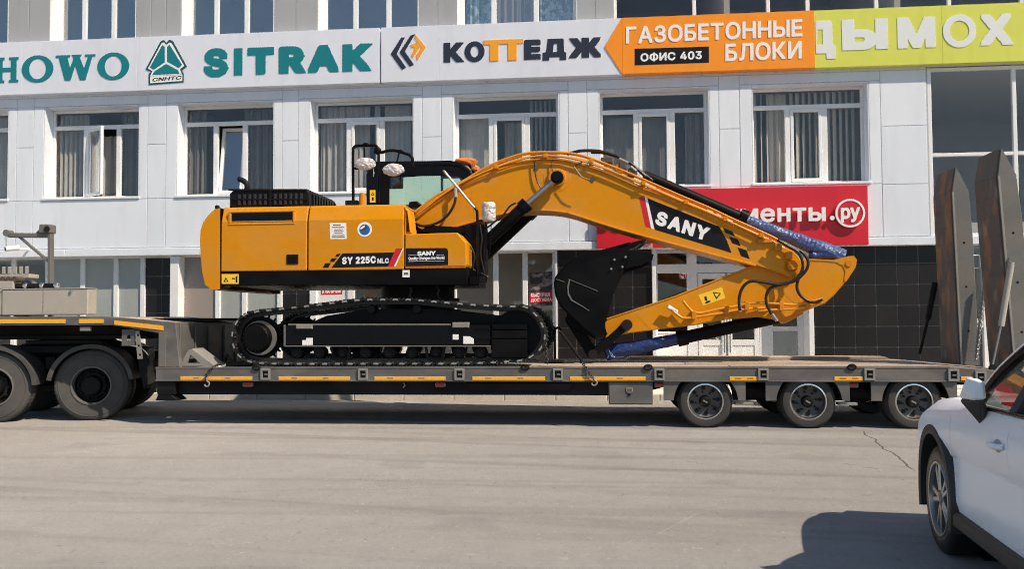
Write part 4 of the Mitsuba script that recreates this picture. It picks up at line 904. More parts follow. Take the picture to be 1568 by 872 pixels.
def track(far):
    y0 = (2 * YM - 13.48 - SHW) if far else 13.48
    tk = holder(EX, 'track')
    ringp = ctr.buffer(-0.035).difference(ctr.buffer(-0.10))
    part(tk, 'link_chain', [xz(ringp, y0 + 0.17, y0 + 0.21), xz(ringp, y0 + 0.29, y0 + 0.33)], 'm_shoe')
    sd = mikit.ply(shoe_mesh, 'm_shoe')
    for i in range(NS):
        a, b = sp[i - 1], sp[(i + 1) % NS]; th = math.atan2(b[1] - a[1], b[0] - a[0]); n = np.array([math.sin(th), -math.cos(th)])
        # outward normal
        if not ctr.buffer(0.001).contains(Point(*(sp[i] - n * 0.05))): pass
        key = numbered(tk + '__shoe')
        scene[key] = {**sd, 'to_world': T().translate([float(sp[i][0]), y0, float(sp[i][1])]).rotate([0, 1, 0], float(180 - math.degrees(th)))}
    ends = []
    for i in range(NS):
        a, b = sp[i - 1], sp[(i + 1) % NS]; d = (b - a) / np.linalg.norm(b - a); nin = np.array([-d[1], d[0]])
        q = [sp[i] + d * u + nin * v for u, v in ((-0.050, 0.016), (0.022, 0.016), (0.028, 0.040), (-0.055, 0.040))]
        ends.append(xz(Polygon([tuple(t) for t in q]), (y0 - 0.003) if not far else (y0 + SHW), y0 if not far else y0 + SHW + 0.003))
    part(tk, 'shoe_ends', cat_(ends), 'm_worn_steel', stuff=True)
    # bolts' nuts on the inner side of the links
    nuts = []
    for i in range(NS):
        a, b = sp[i - 1], sp[(i + 1) % NS]; d = (b - a) / np.linalg.norm(b - a); nin = np.array([-d[1], d[0]])
        for s in (-0.03, 0.03):
            p = sp[i] + d * s + nin * 0.038; nuts.append(box(p[0] - 0.012, p[0] + 0.012, y0 + 0.06, y0 + 0.09, p[1] - 0.009, p[1] + 0.009))
    part(tk, 'shoe_nuts', cat_(nuts), 'm_steel', stuff=True)
    yo = y0 if not far else y0 + SHW
    sg = 1 if not far else -1
    X = lambda m: m if not far else mir(m)
    XL = lambda ms: [X(m) for m in ms]
    # final drive and sprocket at the left, idler at the right
    fx, fz = (-5.343,1.318)
    part(tk, 'sprocket', X(cat_(ycyl(fx, fz, 0.33, 13.72, 13.78, 40), *[cprism([(fx + 0.32 * math.cos(q - 0.05), fz + 0.32 * math.sin(q - 0.05)), (fx + 0.32 * math.cos(q + 0.05), fz + 0.32 * math.sin(q + 0.05)), (fx + 0.38 * math.cos(q + 0.02), fz + 0.38 * math.sin(q + 0.02)), (fx + 0.38 * math.cos(q - 0.02), fz + 0.38 * math.sin(q - 0.02))][::1], 13.725, 13.775, 0.004) for q in np.arange(21) * 2 * math.pi / 21])), 'm_black')
    part(tk, 'final_drive', X(lathe_y(fx, fz, 13.52, [(0.0, 0.0), (0.185, 0.0), (0.205, 0.015), (0.21, 0.08), (0.26, 0.10), (0.265, 0.19), (0.28, 0.2), (0.28, 0.3)], 40)), 'm_black', smooth=35)
    part(tk, 'drive_rim', X(xz(Point(fx + 0.035, fz).buffer(0.265, 40).difference(Point(fx, fz).buffer(0.235, 40)), 13.60, 13.63)), 'm_ramp_grey')
    part(tk, 'drive_bolt', X(bolts(fx, fz, 0.192, 13.508, 20, 0.010, 0.02)), 'm_black_plastic', stuff=True)
    ix, iz = (-1.348,1.360)
    part(tk, 'idler', X(lathe_y(ix, iz, 13.62, [(0.0, 0.0), (0.10, 0.0), (0.11, 0.03), (0.30, 0.04), (0.36, 0.02), (0.36, 0.22), (0.30, 0.2)], 40)), 'm_black', smooth=35)
    # frame: long box with a stepped front block
    fr = cprism([(-4.904,1.207),(-4.905,1.496),(-4.843,1.521),(-1.715,1.504),(-1.717,1.183),(-4.842,1.192)], 13.555, 13.86, 0.015)
    part(tk, 'frame', X(fr), 'm_black_gloss')
    part(tk, 'frame_lip', XL([cprism([(-4.886,1.183),(-1.714,1.174),(-1.714,1.193),(-4.886,1.203)], 13.535, 13.56, 0.004), cprism([(-4.839,1.506),(-2.326,1.493),(-2.326,1.522),(-4.840,1.536)], 13.545, 13.57, 0.005), cprism([(-4.905,1.188),(-4.879,1.188),(-4.881,1.516),(-4.906,1.517)], 13.54, 13.57, 0.004)]), 'm_ramp_grey')
    part(tk, 'front_block', XL([cprism([(-1.709,1.004),(-1.178,1.003),(-1.176,1.283),(-1.708,1.285)], 13.525, 13.84, 0.012), cprism([(-1.708,1.295),(-1.176,1.293),(-1.175,1.414),(-1.707,1.417)], 13.53, 13.84, 0.010), cprism([(-1.707,1.426),(-1.175,1.424),(-1.174,1.506),(-1.707,1.509)], 13.53, 13.84, 0.012)]), 'm_black')
    part(tk, 'frame_step', XL([cprism([(-1.967,1.423),(-1.717,1.421),(-1.717,1.451),(-1.967,1.452)], 13.53, 13.6, 0.004), cprism([(-1.948,1.291),(-1.717,1.290),(-1.717,1.319),(-1.948,1.320)], 13.53, 13.6, 0.004)]), 'm_black')
    part(tk, 'frame_top', X(xz(Polygon([(-4.592,1.524),(-4.282,1.653),(-3.666,1.749),(-2.652,1.751),(-2.051,1.678),(-1.356,1.594),(-1.258,1.505)]), 13.70, 13.85)), 'm_black')
    for k, px in enumerate((-4.732, -4.373, -4.015, -3.660, -3.286, -2.934, -2.565, -2.217, -1.890)):
        rl = part(tk, 'roller', X(lathe_y(px, 1.088, 13.60, [(0.0, 0.0), (0.05, 0.0), (0.055, 0.015), (0.08, 0.02), (0.095, 0.04), (0.095, 0.2), (0.0, 0.2)], 20)), 'm_black_plastic', smooth=35)
        if k in (2, 6):
            zc = 1.084; gp = Polygon([(px - 0.16, zc + 0.10), (px - 0.125, zc + 0.10), (px - 0.10, zc - 0.075), (px + 0.10, zc - 0.075), (px + 0.125, zc + 0.10), (px + 0.16, zc + 0.10), (px + 0.125, zc - 0.105), (px - 0.125, zc - 0.105)])
            part(tk, 'track_guard', X(xz(gp, 13.545, 13.60)), 'm_black')
    for px in (-3.564, -2.854):
        part(tk, 'carrier_roller', X(lathe_y(px, 1.746, 13.62, [(0.0, 0.0), (0.06, 0.0), (0.07, 0.02), (0.07, 0.2), (0.0, 0.2)], 18)), 'm_black_plastic', smooth=35)
    if not far:
        for P, m in (([(-4.699,1.456),(-4.448,1.455),(-4.448,1.521),(-4.699,1.522)], 'm_ramp_grey'), ([(-2.293,1.463),(-2.046,1.462),(-2.045,1.540),(-2.292,1.541)], 'm_ramp_grey')):
            part(tk, 'step_pad', cprism(P, 13.50, 13.6, 0.006), 'm_trailer_pale')
        for P in ([(-4.616,1.207),(-4.448,1.207),(-4.448,1.316),(-4.555,1.316),(-4.555,1.282),(-4.616,1.282)], [(-2.293,1.283),(-2.204,1.282),(-2.204,1.360),(-2.293,1.361)], [(-2.136,1.219),(-1.973,1.218),(-1.973,1.291),(-2.037,1.330),(-2.135,1.331)]):
            part(tk, 'paper_label', xz(Polygon(P), 13.549, 13.552), 'm_white')
    return tk
tk1 = track(False); tk2 = track(True)
labels[tk1] = {'label': 'nearer crawler track'}; labels[tk2] = {'label': 'farther crawler track'}
# ---- undercarriage centre and slew ring
part(EX, 'car_body', cat_(bbox(-4.1, -2.4, 13.9, 2 * YM - 13.9, 1.22, 1.55, 0.03), ycyl(0, 0, 0.1, 0, 0.1, 8)) if False else bbox(-4.1, -2.4, 13.85, 2 * YM - 13.85, 1.22, 1.60, 0.03), 'm_black')
cxs = -3.066
part(EX, 'slew_ring', cat_(cyl((cxs, YM, 1.55), (cxs, YM, 2.12), 0.60, 40), cyl((cxs, YM, 1.85), (cxs, YM, 1.93), 0.68, 40), cyl((cxs, YM, 1.7), (cxs, YM, 1.75), 0.70, 40)), 'm_black', smooth=35)
part(EX, 'swivel_hose', [tube(at(spline([(-3.051,2.097),(-3.040,2.025),(-3.061,1.964),(-3.051,1.871)]), 14.1), 0.03, 8), tube(at(spline([(-2.627,2.120),(-2.586,2.048),(-2.606,1.967),(-2.545,1.865)]), 14.0), 0.02, 8)], 'm_rubber', smooth=True)
# ---- upper structure
YB0, YB1 = 13.42, 16.02
part(EX, 'deck_skirt', [cprism([(-5.867,2.071),(-5.795,2.126),(-2.090,2.094),(-2.050,2.132),(-2.049,2.366),(-5.869,2.372)], YB0 + 0.015, YB0 + 0.30, 0.012), bbox(-5.934, -2.113, YB0 + 0.31, YB1 - 0.02, 2.12, 2.32, 0.01)], 'm_black')
part(EX, 'front_bracket', [cprism([(-2.039,2.095),(-1.891,2.094),(-1.871,2.142),(-1.871,2.220),(-2.038,2.222)], 13.5, 13.7, 0.01), cprism([(-2.175,2.287),(-1.910,2.183),(-1.858,2.334),(-1.865,3.043),(-2.171,3.049)], 13.95, 14.35, 0.01), cprism([(-2.452,2.201),(-1.982,2.197),(-1.926,3.023),(-2.817,3.090),(-2.976,2.978),(-2.449,2.928)], 14.30, 15.15, 0.01)], 'm_black')
# counterweight: curved in plan, rolled at the top
def counterweight():
    prof = np.array([(-5.864,2.065),(-6.010,2.062),(-6.114,2.143),(-6.157,2.323),(-6.190,2.584),(-6.203,2.825),(-6.193,2.986),(-6.152,3.096),(-6.070,3.205),(-5.966,3.294),(-5.872,3.317)])   # outline of the near face
    xr = -5.869; n = 25; V = []; Fc = []
    ys = np.linspace(YB0, YB1, n); N = len(prof)
    half = (YB1 - YB0) / 2
    for y in ys:
        u = abs(y - YM) / half; s = 1.0 + 0.55 * (1 - u ** 2.6)          # bulges rearward towards the middle
        r = 0.06 * max(0, (u - 0.93) / 0.07) ** 2
        V.append(np.c_[xr + (prof[:, 0] - xr) * s * (1 - r * 0.6), np.full(N, y), prof[:, 1]])
    V = np.vstack(V)
    for i in range(n - 1):
        for k in range(N - 1): a, b, c, d = i * N + k, i * N + k + 1, (i + 1) * N + k + 1, (i + 1) * N + k; Fc += [[a, b, c], [a, c, d]]
    base = len(V); V = np.vstack([V, [[xr, YB0, prof[:, 1].mean()], [xr, YB1, prof[:, 1].mean()]]])
    for k in range(N - 1): Fc += [[base, k + 1, k], [base + 1, (n - 1) * N + k, (n - 1) * N + k + 1]]
    Fc += [[base, 0, N - 1]]
    m = trimesh.Trimesh(V, Fc, process=False); m.fix_normals(); return m
cw = part(EX, 'counterweight', counterweight(), 'm_yellow', smooth=32)
part(cw, 'rear_lamp', bbox(-6.240 - 0.015, -6.177, 13.62, 13.8, 2.78, 2.98, 0.01), 'm_ink')
# body mass behind the doors
part(EX, 'body_core', cat_(bbox(-5.937, -3.062, YB0 + 0.10, YB1 - 0.05, 2.32, 3.22, 0.02)), 'm_ink')
def door_skin(x0, x1, zb, zm, zt, y0=YB0, inset=0.075):
    """side door: flat below, leaning in above the crease"""
    xs_ = np.array([x0, x0 + 0.012, x1 - 0.012, x1]); lay = [(0.012, zb), (0.0, zb + 0.012), (0.0, zm), (inset, zt - 0.03), (inset + 0.035, zt)]
    V, Fc = [], []
    for d, z in lay:
        for i, x in enumerate(xs_): V.append([x, y0 + d + (0.012 if i in (0, 3) else 0), z])
    m0 = len(lay)
    V2 = [[x, y0 + 0.16, z] for d, z in lay for x in xs_]
    for i in range(m0 - 1):
        for k in range(3): a = i * 4 + k; Fc += [[a, a + 1, a + 5], [a, a + 5, a + 4]]
    off = len(V); V += V2
    rim = [0, 1, 2, 3, 7, 11, 15, 19, 18, 17, 16, 12, 8, 4]
    for k in range(len(rim)):
        a, b = rim[k], rim[(k + 1) % len(rim)]; Fc += [[a, a + off, b + off], [a, b + off, b]]
    m = trimesh.Trimesh(V, Fc, process=False); m.fix_normals(); return m
xA, xB, xC = -5.853, -4.506, -4.483
xD = -3.012
zb1, zb2, zcr, zt1 = 2.338, 2.360, 3.098, 3.332
d1 = part(EX, 'side_door', door_skin(xA, xB, zb1, zcr, zt1), 'm_yellow')
d2 = part(EX, 'side_door', door_skin(xC, xD, zb1, zcr, zt1), 'm_yellow')
part(EX, 'side_post', cprism([(-3.010,2.357),(-3.008,3.289),(-2.933,3.239),(-2.894,2.933),(-2.884,2.874),(-2.974,2.876),(-2.975,2.356)], YB0 + 0.03, YB0 + 0.40, 0.03), 'm_yellow')
part(EX, 'body_top', cat_(bbox(xA, xD, YB0 + 0.16, YB1 - 0.1, zt1 - 0.05, zt1 - 0.005, 0.02)), 'm_yellow')
# grille opening with raised frame, handle recess
gx0, gx1, gz0, gz1 = -5.691, -4.727, 3.073, 3.234
gm = [(gx0 - 0.05, gx1 + 0.04, gz0 - 0.028, gz0), (gx0 - 0.05, gx1 + 0.04, gz1, gz1 + 0.028), (gx0 - 0.05, gx0, gz0, gz1), (gx1, gx1 + 0.04, gz0, gz1)]
gr = part(d1, 'air_grille', cat_([bbox(a, b, YB0 - 0.012 , YB0 + 0.09, c, d, 0.010) for a, b, c, d in gm]), 'm_yellow')
part(d1, 'grille_slot', bbox(gx0 - 0.004, gx1 + 0.004, YB0 + 0.004, YB0 + 0.08, gz0 - 0.004, gz1 + 0.004, 0.002), 'm_ink')
part(d1, 'grille_slats', cat_([bbox(gx0, gx1, YB0 - 0.004, YB0 + 0.003, gz0 + k * (gz1 - gz0) / 6 + 0.012, gz0 + k * (gz1 - gz0) / 6 + 0.018, 0.002) for k in range(6)]), 'm_black', stuff=True)
hx0, hx1, hz0, hz1 = -4.817, -4.633, 2.436, 2.585
part(d1, 'handle', bbox(hx0, hx1, YB0 - 0.014, YB0 - 0.001, hz0, hz1, 0.006), 'm_black_plastic'); part(d1, 'handle_lever', bbox(hx0 + 0.04, hx1 - 0.03, YB0 - 0.022, YB0 - 0.0145, hz0 + 0.025, hz1 - 0.03, 0.005), 'm_black_gloss')
# tool box step in front of the post
tbx = part(EX, 'tool_box', cprism([(-2.990,2.378),(-2.076,2.370),(-2.061,2.404),(-2.065,2.725),(-2.202,2.878),(-2.884,2.869),(-2.989,2.871)], YB0 + 0.002, YB0 + 0.75, 0.014), 'm_yellow')
part(tbx, 'box_edge', cprism([(-2.988,2.354),(-2.074,2.350),(-2.074,2.364),(-2.987,2.373)], YB0 - 0.004, YB0 + 0.2, 0.003), 'm_yellow_flat')
# black engine cover on top
hood = holder(EX, 'engine_cover')
HY0, HY1 = 14.02, 15.42
hp_ = [(-5.994,3.397),(-5.995,3.618),(-5.931,3.690),(-5.855,3.699),(-4.716,3.675),(-4.662,3.632),(-4.640,3.372)]
part(hood, 'shell', cprism(hp_, HY0 + 0.02, HY1, 0.03), 'm_black_plastic')
def louvres(P0, P1, n, z0f, z1f): pass
lv = []
for px in (-5.822, -5.735, -5.649, -5.562, -5.476, -5.390, -5.229, -5.143, -5.057, -4.972, -4.886, -4.801):
    lv.append(bbox(px - 0.022, px + 0.022, HY0 - 0.004, HY0 + 0.028, 3.429, 3.607, 0.006))
part(hood, 'louvre', lv, 'm_louvre')
part(hood, 'louvre_rail', [cprism([(-5.973,3.518),(-4.683,3.492),(-4.683,3.513),(-5.973,3.539)], HY0 - 0.012, HY0 + 0.01, 0.003), cprism([(-5.319,3.385),(-5.287,3.384),(-5.288,3.677),(-5.321,3.677)], HY0 - 0.014, HY0 + 0.02, 0.004), cprism([(-5.996,3.670),(-4.705,3.644),(-4.705,3.670),(-5.996,3.697)], HY0 - 0.010, HY0 + 0.02, 0.004)], 'm_black_plastic')
fl = []
xf = -4.651
for k in range(9):
    y = HY0 + 0.10 + k * 0.145; fl.append(bbox(xf - 0.01, xf + 0.022, y, y + 0.07, 3.414, 3.601, 0.006))
part(hood, 'front_louvre', [fl], 'm_black_gloss')
part(EX, 'tread_plate', cat_([bbox(-4.481 + k * 0.10, -4.481 + k * 0.10 + 0.075, 13.72, 14.0, zt1 - 0.004, zt1 + 0.012, 0.004) for k in range(6)]), 'm_steel', stuff=True)
part(EX, 'exhaust', tube(at(spline([(-6.009,3.791),(-6.010,3.880),(-6.055,3.936),(-6.124,3.971),(-6.159,3.977)]), 14.8), 0.045, 12), 'm_chassis', smooth=40)
part(EX, 'lifting_eye', cprism([(-6.080,3.340),(-6.080,3.386),(-6.048,3.401),(-6.016,3.359),(-6.016,3.338)], 13.7, 13.78, 0.004), 'm_chassis')
part(EX, 'filler_post', cat_(cyl((-3.745, 13.8, zt1 - 0.02), (-3.745, 13.8, 3.537), 0.052, 18), cyl((-3.745, 13.8, 3.537), (-3.745, 13.8, 3.552), 0.04, 18)), 'm_yellow_flat', smooth=40)
part(EX, 'battery_cover', bbox(-4.023, -3.824, 13.8, 14.2, zt1 - 0.004, 3.447, 0.012), 'm_black_plastic')
# ---- cab
cab = holder(EX, 'cab')
CY0, CY1 = 15.02, 15.98
side = Polygon([(-4.009,2.853),(-4.009,4.036),(-3.952,4.190),(-3.862,4.249),(-2.568,4.234),(-2.392,4.197),(-2.260,4.084),(-2.173,3.907),(-2.097,3.534),(-2.046,2.825)])
win = Polygon([(-3.605,3.177),(-3.604,3.999),(-2.459,3.984),(-2.371,3.933),(-2.284,3.647),(-2.242,3.154)])
for y in (CY0, CY1 - 0.05): part(cab, 'side_frame', xz(side.difference(win), y, y + 0.05), 'm_black_gloss')
part(cab, 'roof', cprism([(-4.020,4.103),(-3.952,4.195),(-3.862,4.260),(-2.568,4.245),(-2.391,4.208),(-2.249,4.089),(-2.282,4.041),(-2.414,4.132),(-2.568,4.157),(-3.885,4.177)], CY0 - 0.02, CY1 + 0.02, 0.02), 'm_black_gloss')
part(cab, 'rear_wall', cprism([(-4.009,2.853),(-3.952,2.852),(-3.919,3.680),(-3.941,4.101),(-4.009,4.036)], CY0 + 0.05, CY1 - 0.05, 0.005), 'm_black')
part(cab, 'pillar', cprism([(-3.762,2.850),(-3.605,2.847),(-3.604,4.093),(-3.761,4.097)], CY0 - 0.01, CY0 + 0.06, 0.006), 'm_black')
part(cab, 'floor', bbox(-4.087, -2.131, CY0 + 0.06, CY1 - 0.06, 2.4, 2.75, 0.02), 'm_black')
wp = trimesh.Trimesh([(x, CY0 + 0.025, z) for x, z in [(-3.610,3.179),(-2.245,3.157),(-2.287,3.649),(-2.374,3.936),(-2.462,3.988),(-3.609,4.002)]], [[0, 1, 2], [0, 2, 3], [0, 3, 4], [0, 4, 5]], process=False)
part(cab, 'window_pane', wp, 'm_glass')
part(cab, 'far_film', xz(Polygon([(-3.744,3.239),(-2.328,3.215),(-2.372,3.727),(-2.462,4.024),(-3.743,4.093)]), CY1 - 0.10, CY1 - 0.095), 'm_teal_film')
for P, dy in (([(-3.371,3.979),(-3.059,3.994),(-3.060,3.752),(-3.383,3.747)], 0.032), ([(-3.070,3.994),(-2.737,3.992),(-2.732,3.602),(-3.065,3.598)], 0.036), ([(-3.383,3.753),(-3.037,3.757),(-3.038,3.509),(-3.394,3.516)], 0.034), ([(-3.612,3.785),(-3.372,3.786),(-3.372,3.472),(-3.613,3.476)], 0.038), ([(-3.060,3.708),(-2.727,3.723),(-2.727,3.481),(-3.060,3.488)], 0.033), ([(-2.693,3.942),(-2.416,3.941),(-2.373,3.803),(-2.395,3.650),(-2.694,3.645)], 0.037)):
    f = cprism(P, CY0 + 0.030 - dy, CY0 + 0.033 - dy, 0.0008); part(cab, 'protective_film', f, 'm_teal_film')
part(cab, 'headrest', ycyl(-3.557, 3.652, 0.085, CY0 + 0.012, CY0 + 0.024, 24), 'm_ink')
part(cab, 'seat', cat_(bbox(-3.662, -3.410, 15.25, 15.75, 2.8, 3.55, 0.06), bbox(-3.662, -3.090, 15.25, 15.75, 2.75, 2.95, 0.05)), 'm_seat')
part(cab, 'console', cprism([(-3.276,3.466),(-3.254,3.554),(-3.120,3.562),(-3.054,3.506),(-2.988,3.461)], CY0 - 0.10, CY0 - 0.015, 0.02), 'm_black')
part(cab, 'warning_label', xz(Polygon([(-3.947,3.567),(-3.852,3.565),(-3.852,3.775),(-3.947,3.777)]), CY0 - 0.004, CY0 - 0.0005), 'm_label')
part(cab, 'label_mark', xz(Polygon([(-3.913,3.599),(-3.880,3.599),(-3.880,3.654),(-3.913,3.655)]), CY0 - 0.006, CY0 - 0.0042), 'm_ink'); part(cab, 'label_mark', xz(Polygon([(-3.930,3.688),(-3.868,3.687),(-3.897,3.748)]).difference(Polygon([(-3.913,3.699),(-3.885,3.698),(-3.897,3.726)])), CY0 - 0.006, CY0 - 0.0042), 'm_ink')
def blob(c, rx, ry, rz, sub=3, amp=0.12, fr=4.0, seed=0):
    m = trimesh.creation.icosphere(subdivisions=sub); v = m.vertices
    v = v * (1 + amp * (meshkit.fbm(v * fr + seed * 7, 3, seed) - 0.5) * 2)[:, None]
    m.vertices = v * [rx, ry, rz] + np.array(c); return m
def wrapped_can(x, y, z0, z1, r):
    V, Fc, n, m = [], [], 28, 18
    for i in range(m):
        t = i / (m - 1); rr = r * (1 - 0.25 * max(0, abs(t - 0.5) * 2 - 0.8) / 0.2)
        for k in range(n):
            a = 2 * math.pi * k / n; q = rr * (1 + 0.10 * (float(meshkit.noise(np.array([math.cos(a) * 3 + 5, math.sin(a) * 3 + 5, t * 6]), 9)) - 0.5)); V.append([x + q * math.cos(a), y + q * math.sin(a), z0 + (z1 - z0) * t])
    for i in range(m - 1):
        for k in range(n): p, q = i * n + k, i * n + (k + 1) % n; Fc += [[p, q, q + n], [p, q + n, p + n]]
    V += [[x, y, z0], [x, y, z1]]; L = len(V)
    for k in range(n): Fc += [[L - 2, (k + 1) % n, k], [L - 1, (m - 1) * n + k, (m - 1) * n + (k + 1) % n]]
    return trimesh.Trimesh(V, Fc, process=False)
ol = part(cab, 'roof_lamp', cat_(cprism([(-2.548,4.271),(-2.515,4.320),(-2.368,4.328),(-2.178,4.307),(-2.200,4.251),(-2.257,4.197),(-2.346,4.232),(-2.504,4.259)], 15.22, 15.55, 0.03)), 'm_orange_wrap', smooth=40)
part(cab, 'roof_lamp', cprism([(-2.242,4.113),(-2.175,4.184),(-2.109,4.154),(-2.131,4.088),(-2.176,4.078)], 15.12, 15.36, 0.02), 'm_orange_wrap', smooth=40)
part(cab, 'lamp_stay', tube(at([(-2.324,4.243),(-2.257,4.152),(-2.212,4.062)], 15.3), 0.02, 8), 'm_black')
# ---- hand rails and mirrors
hy = 13.85
def P3(pts, y): return at(spline(pts, 5), y)
part(EX, 'hand_rail', tube(P3([(-3.904,3.399),(-3.905,3.828),(-3.905,4.228),(-3.894,4.279),(-3.853,4.303),(-3.707,4.305),(-3.561,4.301),(-3.520,4.269),(-3.504,4.208),(-3.504,3.819),(-3.505,3.371)], hy), 0.022, 10), 'm_black', smooth=True)
part(EX, 'hand_rail', tube(P3([(-3.520,4.208),(-3.458,4.191),(-3.354,4.214),(-3.261,4.217),(-3.168,4.194),(-3.085,4.166),(-3.013,4.139),(-2.972,4.092),(-2.962,4.011),(-2.952,3.929)], hy), 0.024, 10), 'm_black', smooth=True)
part(EX, 'rail_clamp', [blob((-3.707, hy, 4.320), 0.05, 0.04, 0.03, 2), blob((-3.158, hy, 4.199), 0.04, 0.04, 0.03, 2), blob((-3.520, hy, 4.218), 0.06, 0.05, 0.06, 2), blob((-3.852, hy, 3.950), 0.045, 0.03, 0.02, 2), blob((-2.962, hy, 3.970), 0.03, 0.03, 0.05, 2)], 'm_black')
for (mx, mz), st_, lab in (((-3.693,3.999), [(-3.722,4.291),(-3.712,4.168),(-3.717,4.056)], 'plastic wrapped left mirror'), ((-3.244,3.897), [(-3.163,4.185),(-3.194,4.054),(-3.241,3.943)], 'plastic wrapped right mirror')):
    mk = part(EX, 'mirror', trimesh.transform_points and blob((mx, 13.75, mz), 0.165, 0.07, 0.095, 4, 0.16, 4.5, 3), 'm_clear_wrap', smooth=25, label=lab)
    part(mk, 'stem', tube(at(st_, 13.80), 0.013, 8), 'm_black')
part(EX, 'mirror_cord', tube(at([(-3.569,3.935),(-3.559,3.853),(-3.569,3.803)], 13.78), 0.006, 6), 'm_clear_wrap')
part(EX, 'grab_bar', tube(P3([(-2.440,3.849),(-2.330,3.712),(-2.190,3.540),(-2.051,3.369),(-1.962,3.263)], 13.62), 0.019, 10), 'm_steel', smooth=True); part(EX, 'grab_bar', tube(P3([(-1.962,3.268),(-1.927,3.203),(-1.923,3.005),(-1.925,2.660),(-1.927,2.217)], 13.62), 0.021, 10), 'm_black_gloss', smooth=True)
wl = part(EX, 'work_lamp', wrapped_can(-1.785, 13.9, 3.082, 3.385, 0.105), 'm_clear_wrap', smooth=True, label='work lamp wrapped in clear plastic')
part(wl, 'stay', [tube(at([(-1.831,3.083),(-1.834,2.479)], 13.9), 0.012, 8), tube(at([(-1.942,3.105),(-1.709,3.101)], 13.9), 0.014, 8), tube(at([(-1.750,3.082),(-1.762,2.760),(-1.783,2.529)], 13.92), 0.009, 6)], 'm_black')
part(EX, 'cable', [tube(P3([(-2.121,2.757),(-2.041,2.675),(-1.991,2.525),(-2.022,2.356),(-1.912,2.294),(-1.782,2.223)], 13.8), 0.014, 8), tube(P3([(-1.902,3.018),(-1.873,2.819),(-1.894,2.570),(-1.835,2.271)], 13.75), 0.012, 8)], 'm_rubber', smooth=True)
# ---- boom
BY0, BY1 = 14.40, 15.04
bpoly = [(-3.096,3.255),(-2.787,3.444),(-2.478,3.654),(-2.191,3.816),(-1.906,3.952),(-1.569,4.049),(-1.224,4.103),(-0.942,4.119),(-0.714,4.107),(-0.477,4.054),(-0.220,3.970),(0.056,3.865),(0.543,3.633),(1.097,3.421),(1.676,3.160),(2.179,2.917),(2.630,2.718),(2.874,2.604),(2.970,2.492),(3.006,2.360),(2.956,2.250),(2.837,2.201),(2.623,2.284),(2.300,2.394),(1.737,2.548),(1.059,2.743),(0.292,2.968),(-0.146,3.115),(-0.556,3.251),(-0.855,3.303),(-1.250,3.316),(-1.720,3.251),(-2.068,3.158),(-2.671,2.995),(-2.841,2.987),(-2.990,3.053),(-3.075,3.149)]
bm = part(EX, 'boom', cprism(bpoly, BY0 + 0.02, BY1 - 0.02, 0.012), 'm_yellow')
# flange plates along the lower and upper edges
bott = [p for p in bpoly[23:33]]
def flange(P, y0, y1, t):
    P = np.array(P); d = np.gradient(P, axis=0); d /= np.linalg.norm(d, axis=1)[:, None]; n = np.c_[-d[:, 1], d[:, 0]] * t
    return cprism(Polygon(np.vstack([P + n * 0.5, (P - n * 0.5)[::-1]])).buffer(0), y0, y1, 0.005)
part(bm, 'lower_flange', flange(spline(np.array([(2.300,2.389),(1.737,2.543),(1.058,2.738),(0.292,2.963),(-0.146,3.109),(-0.556,3.246),(-0.855,3.298),(-1.250,3.310),(-1.720,3.246),(-2.068,3.153),(-2.671,2.990)]), 4), BY0 - 0.012, BY1 + 0.012, 0.028), 'm_yellow')
part(bm, 'upper_flange', flange(spline(np.array([(-3.064,3.265),(-2.787,3.449),(-2.478,3.659),(-2.191,3.821),(-1.906,3.957),(-1.569,4.054),(-1.224,4.109),(-0.942,4.125),(-0.714,4.112),(-0.477,4.059),(-0.220,3.975),(0.056,3.871),(0.543,3.638),(1.097,3.426),(1.676,3.165),(2.179,2.922),(2.581,2.739)]), 4), BY0 - 0.010, BY1 + 0.010, 0.026), 'm_yellow')
bx, bz = (-0.757,3.823)
part(bm, 'boss', lathe_y(bx, bz, BY0 - 0.035, [(0.0, 0.0), (0.13, 0.0), (0.14, 0.01), (0.145, 0.045), (0.22, 0.05), (0.225, 0.06)], 40), 'm_yellow', smooth=35)
ex_, ez_ = (2.831,2.371)
part(bm, 'end_pin', cat_(lathe_y(ex_, ez_, BY0 - 0.03, [(0.0, 0.0), (0.06, 0.0), (0.065, 0.05), (0.10, 0.03), (0.105, 0.06)], 28)), 'm_yellow_flat', smooth=35)
part(bm, 'weld_seam', [cprism([(1.148,3.405),(1.178,3.404),(1.018,2.762),(0.998,2.773)], BY0 + 0.016, BY0 + 0.03, 0.001) if False else xz(LineString([(0.438,3.336),(0.354,3.091)]).buffer(0.006), BY0 + 0.016, BY0 + 0.03), xz(LineString([(-2.129,3.647),(-2.078,3.205)]).buffer(0.006), BY0 + 0.016, BY0 + 0.03)], 'm_yellow')
# decals
yd = BY0 + 0.0196
part(bm, 'decal_panel', xz(Polygon([(0.660,3.466),(1.753,3.004),(1.870,2.784),(1.936,2.591),(0.764,2.973)]), yd - 0.003, yd), 'm_ink')
part(bm, 'decal_stripe', xz(Polygon([(0.528,3.486),(0.608,3.508),(0.706,2.992),(0.621,3.022)]), yd - 0.003, yd), 'm_red'); part(bm, 'decal_stripe', xz(Polygon([(0.611,3.506),(0.655,3.470),(0.759,2.974),(0.709,2.991)]), yd - 0.003, yd), 'm_white')
for P in ([(1.813,2.984),(1.956,2.926),(1.995,2.849),(1.851,2.904)], [(1.905,2.845),(2.039,2.798),(2.077,2.696),(1.948,2.742)], [(2.032,2.676),(2.165,2.629),(2.212,2.491),(2.079,2.541)]):
    part(bm, 'decal_check', xz(Polygon(P).buffer(0), yd - 0.003, yd), 'm_ink')
line_letters(bm, 'SANY', *[(0.765,3.078),(1.571,2.790),(0.823,3.272)], 0.055, 'm_white', yd - 0.003, 0.003, 'decal_letter')
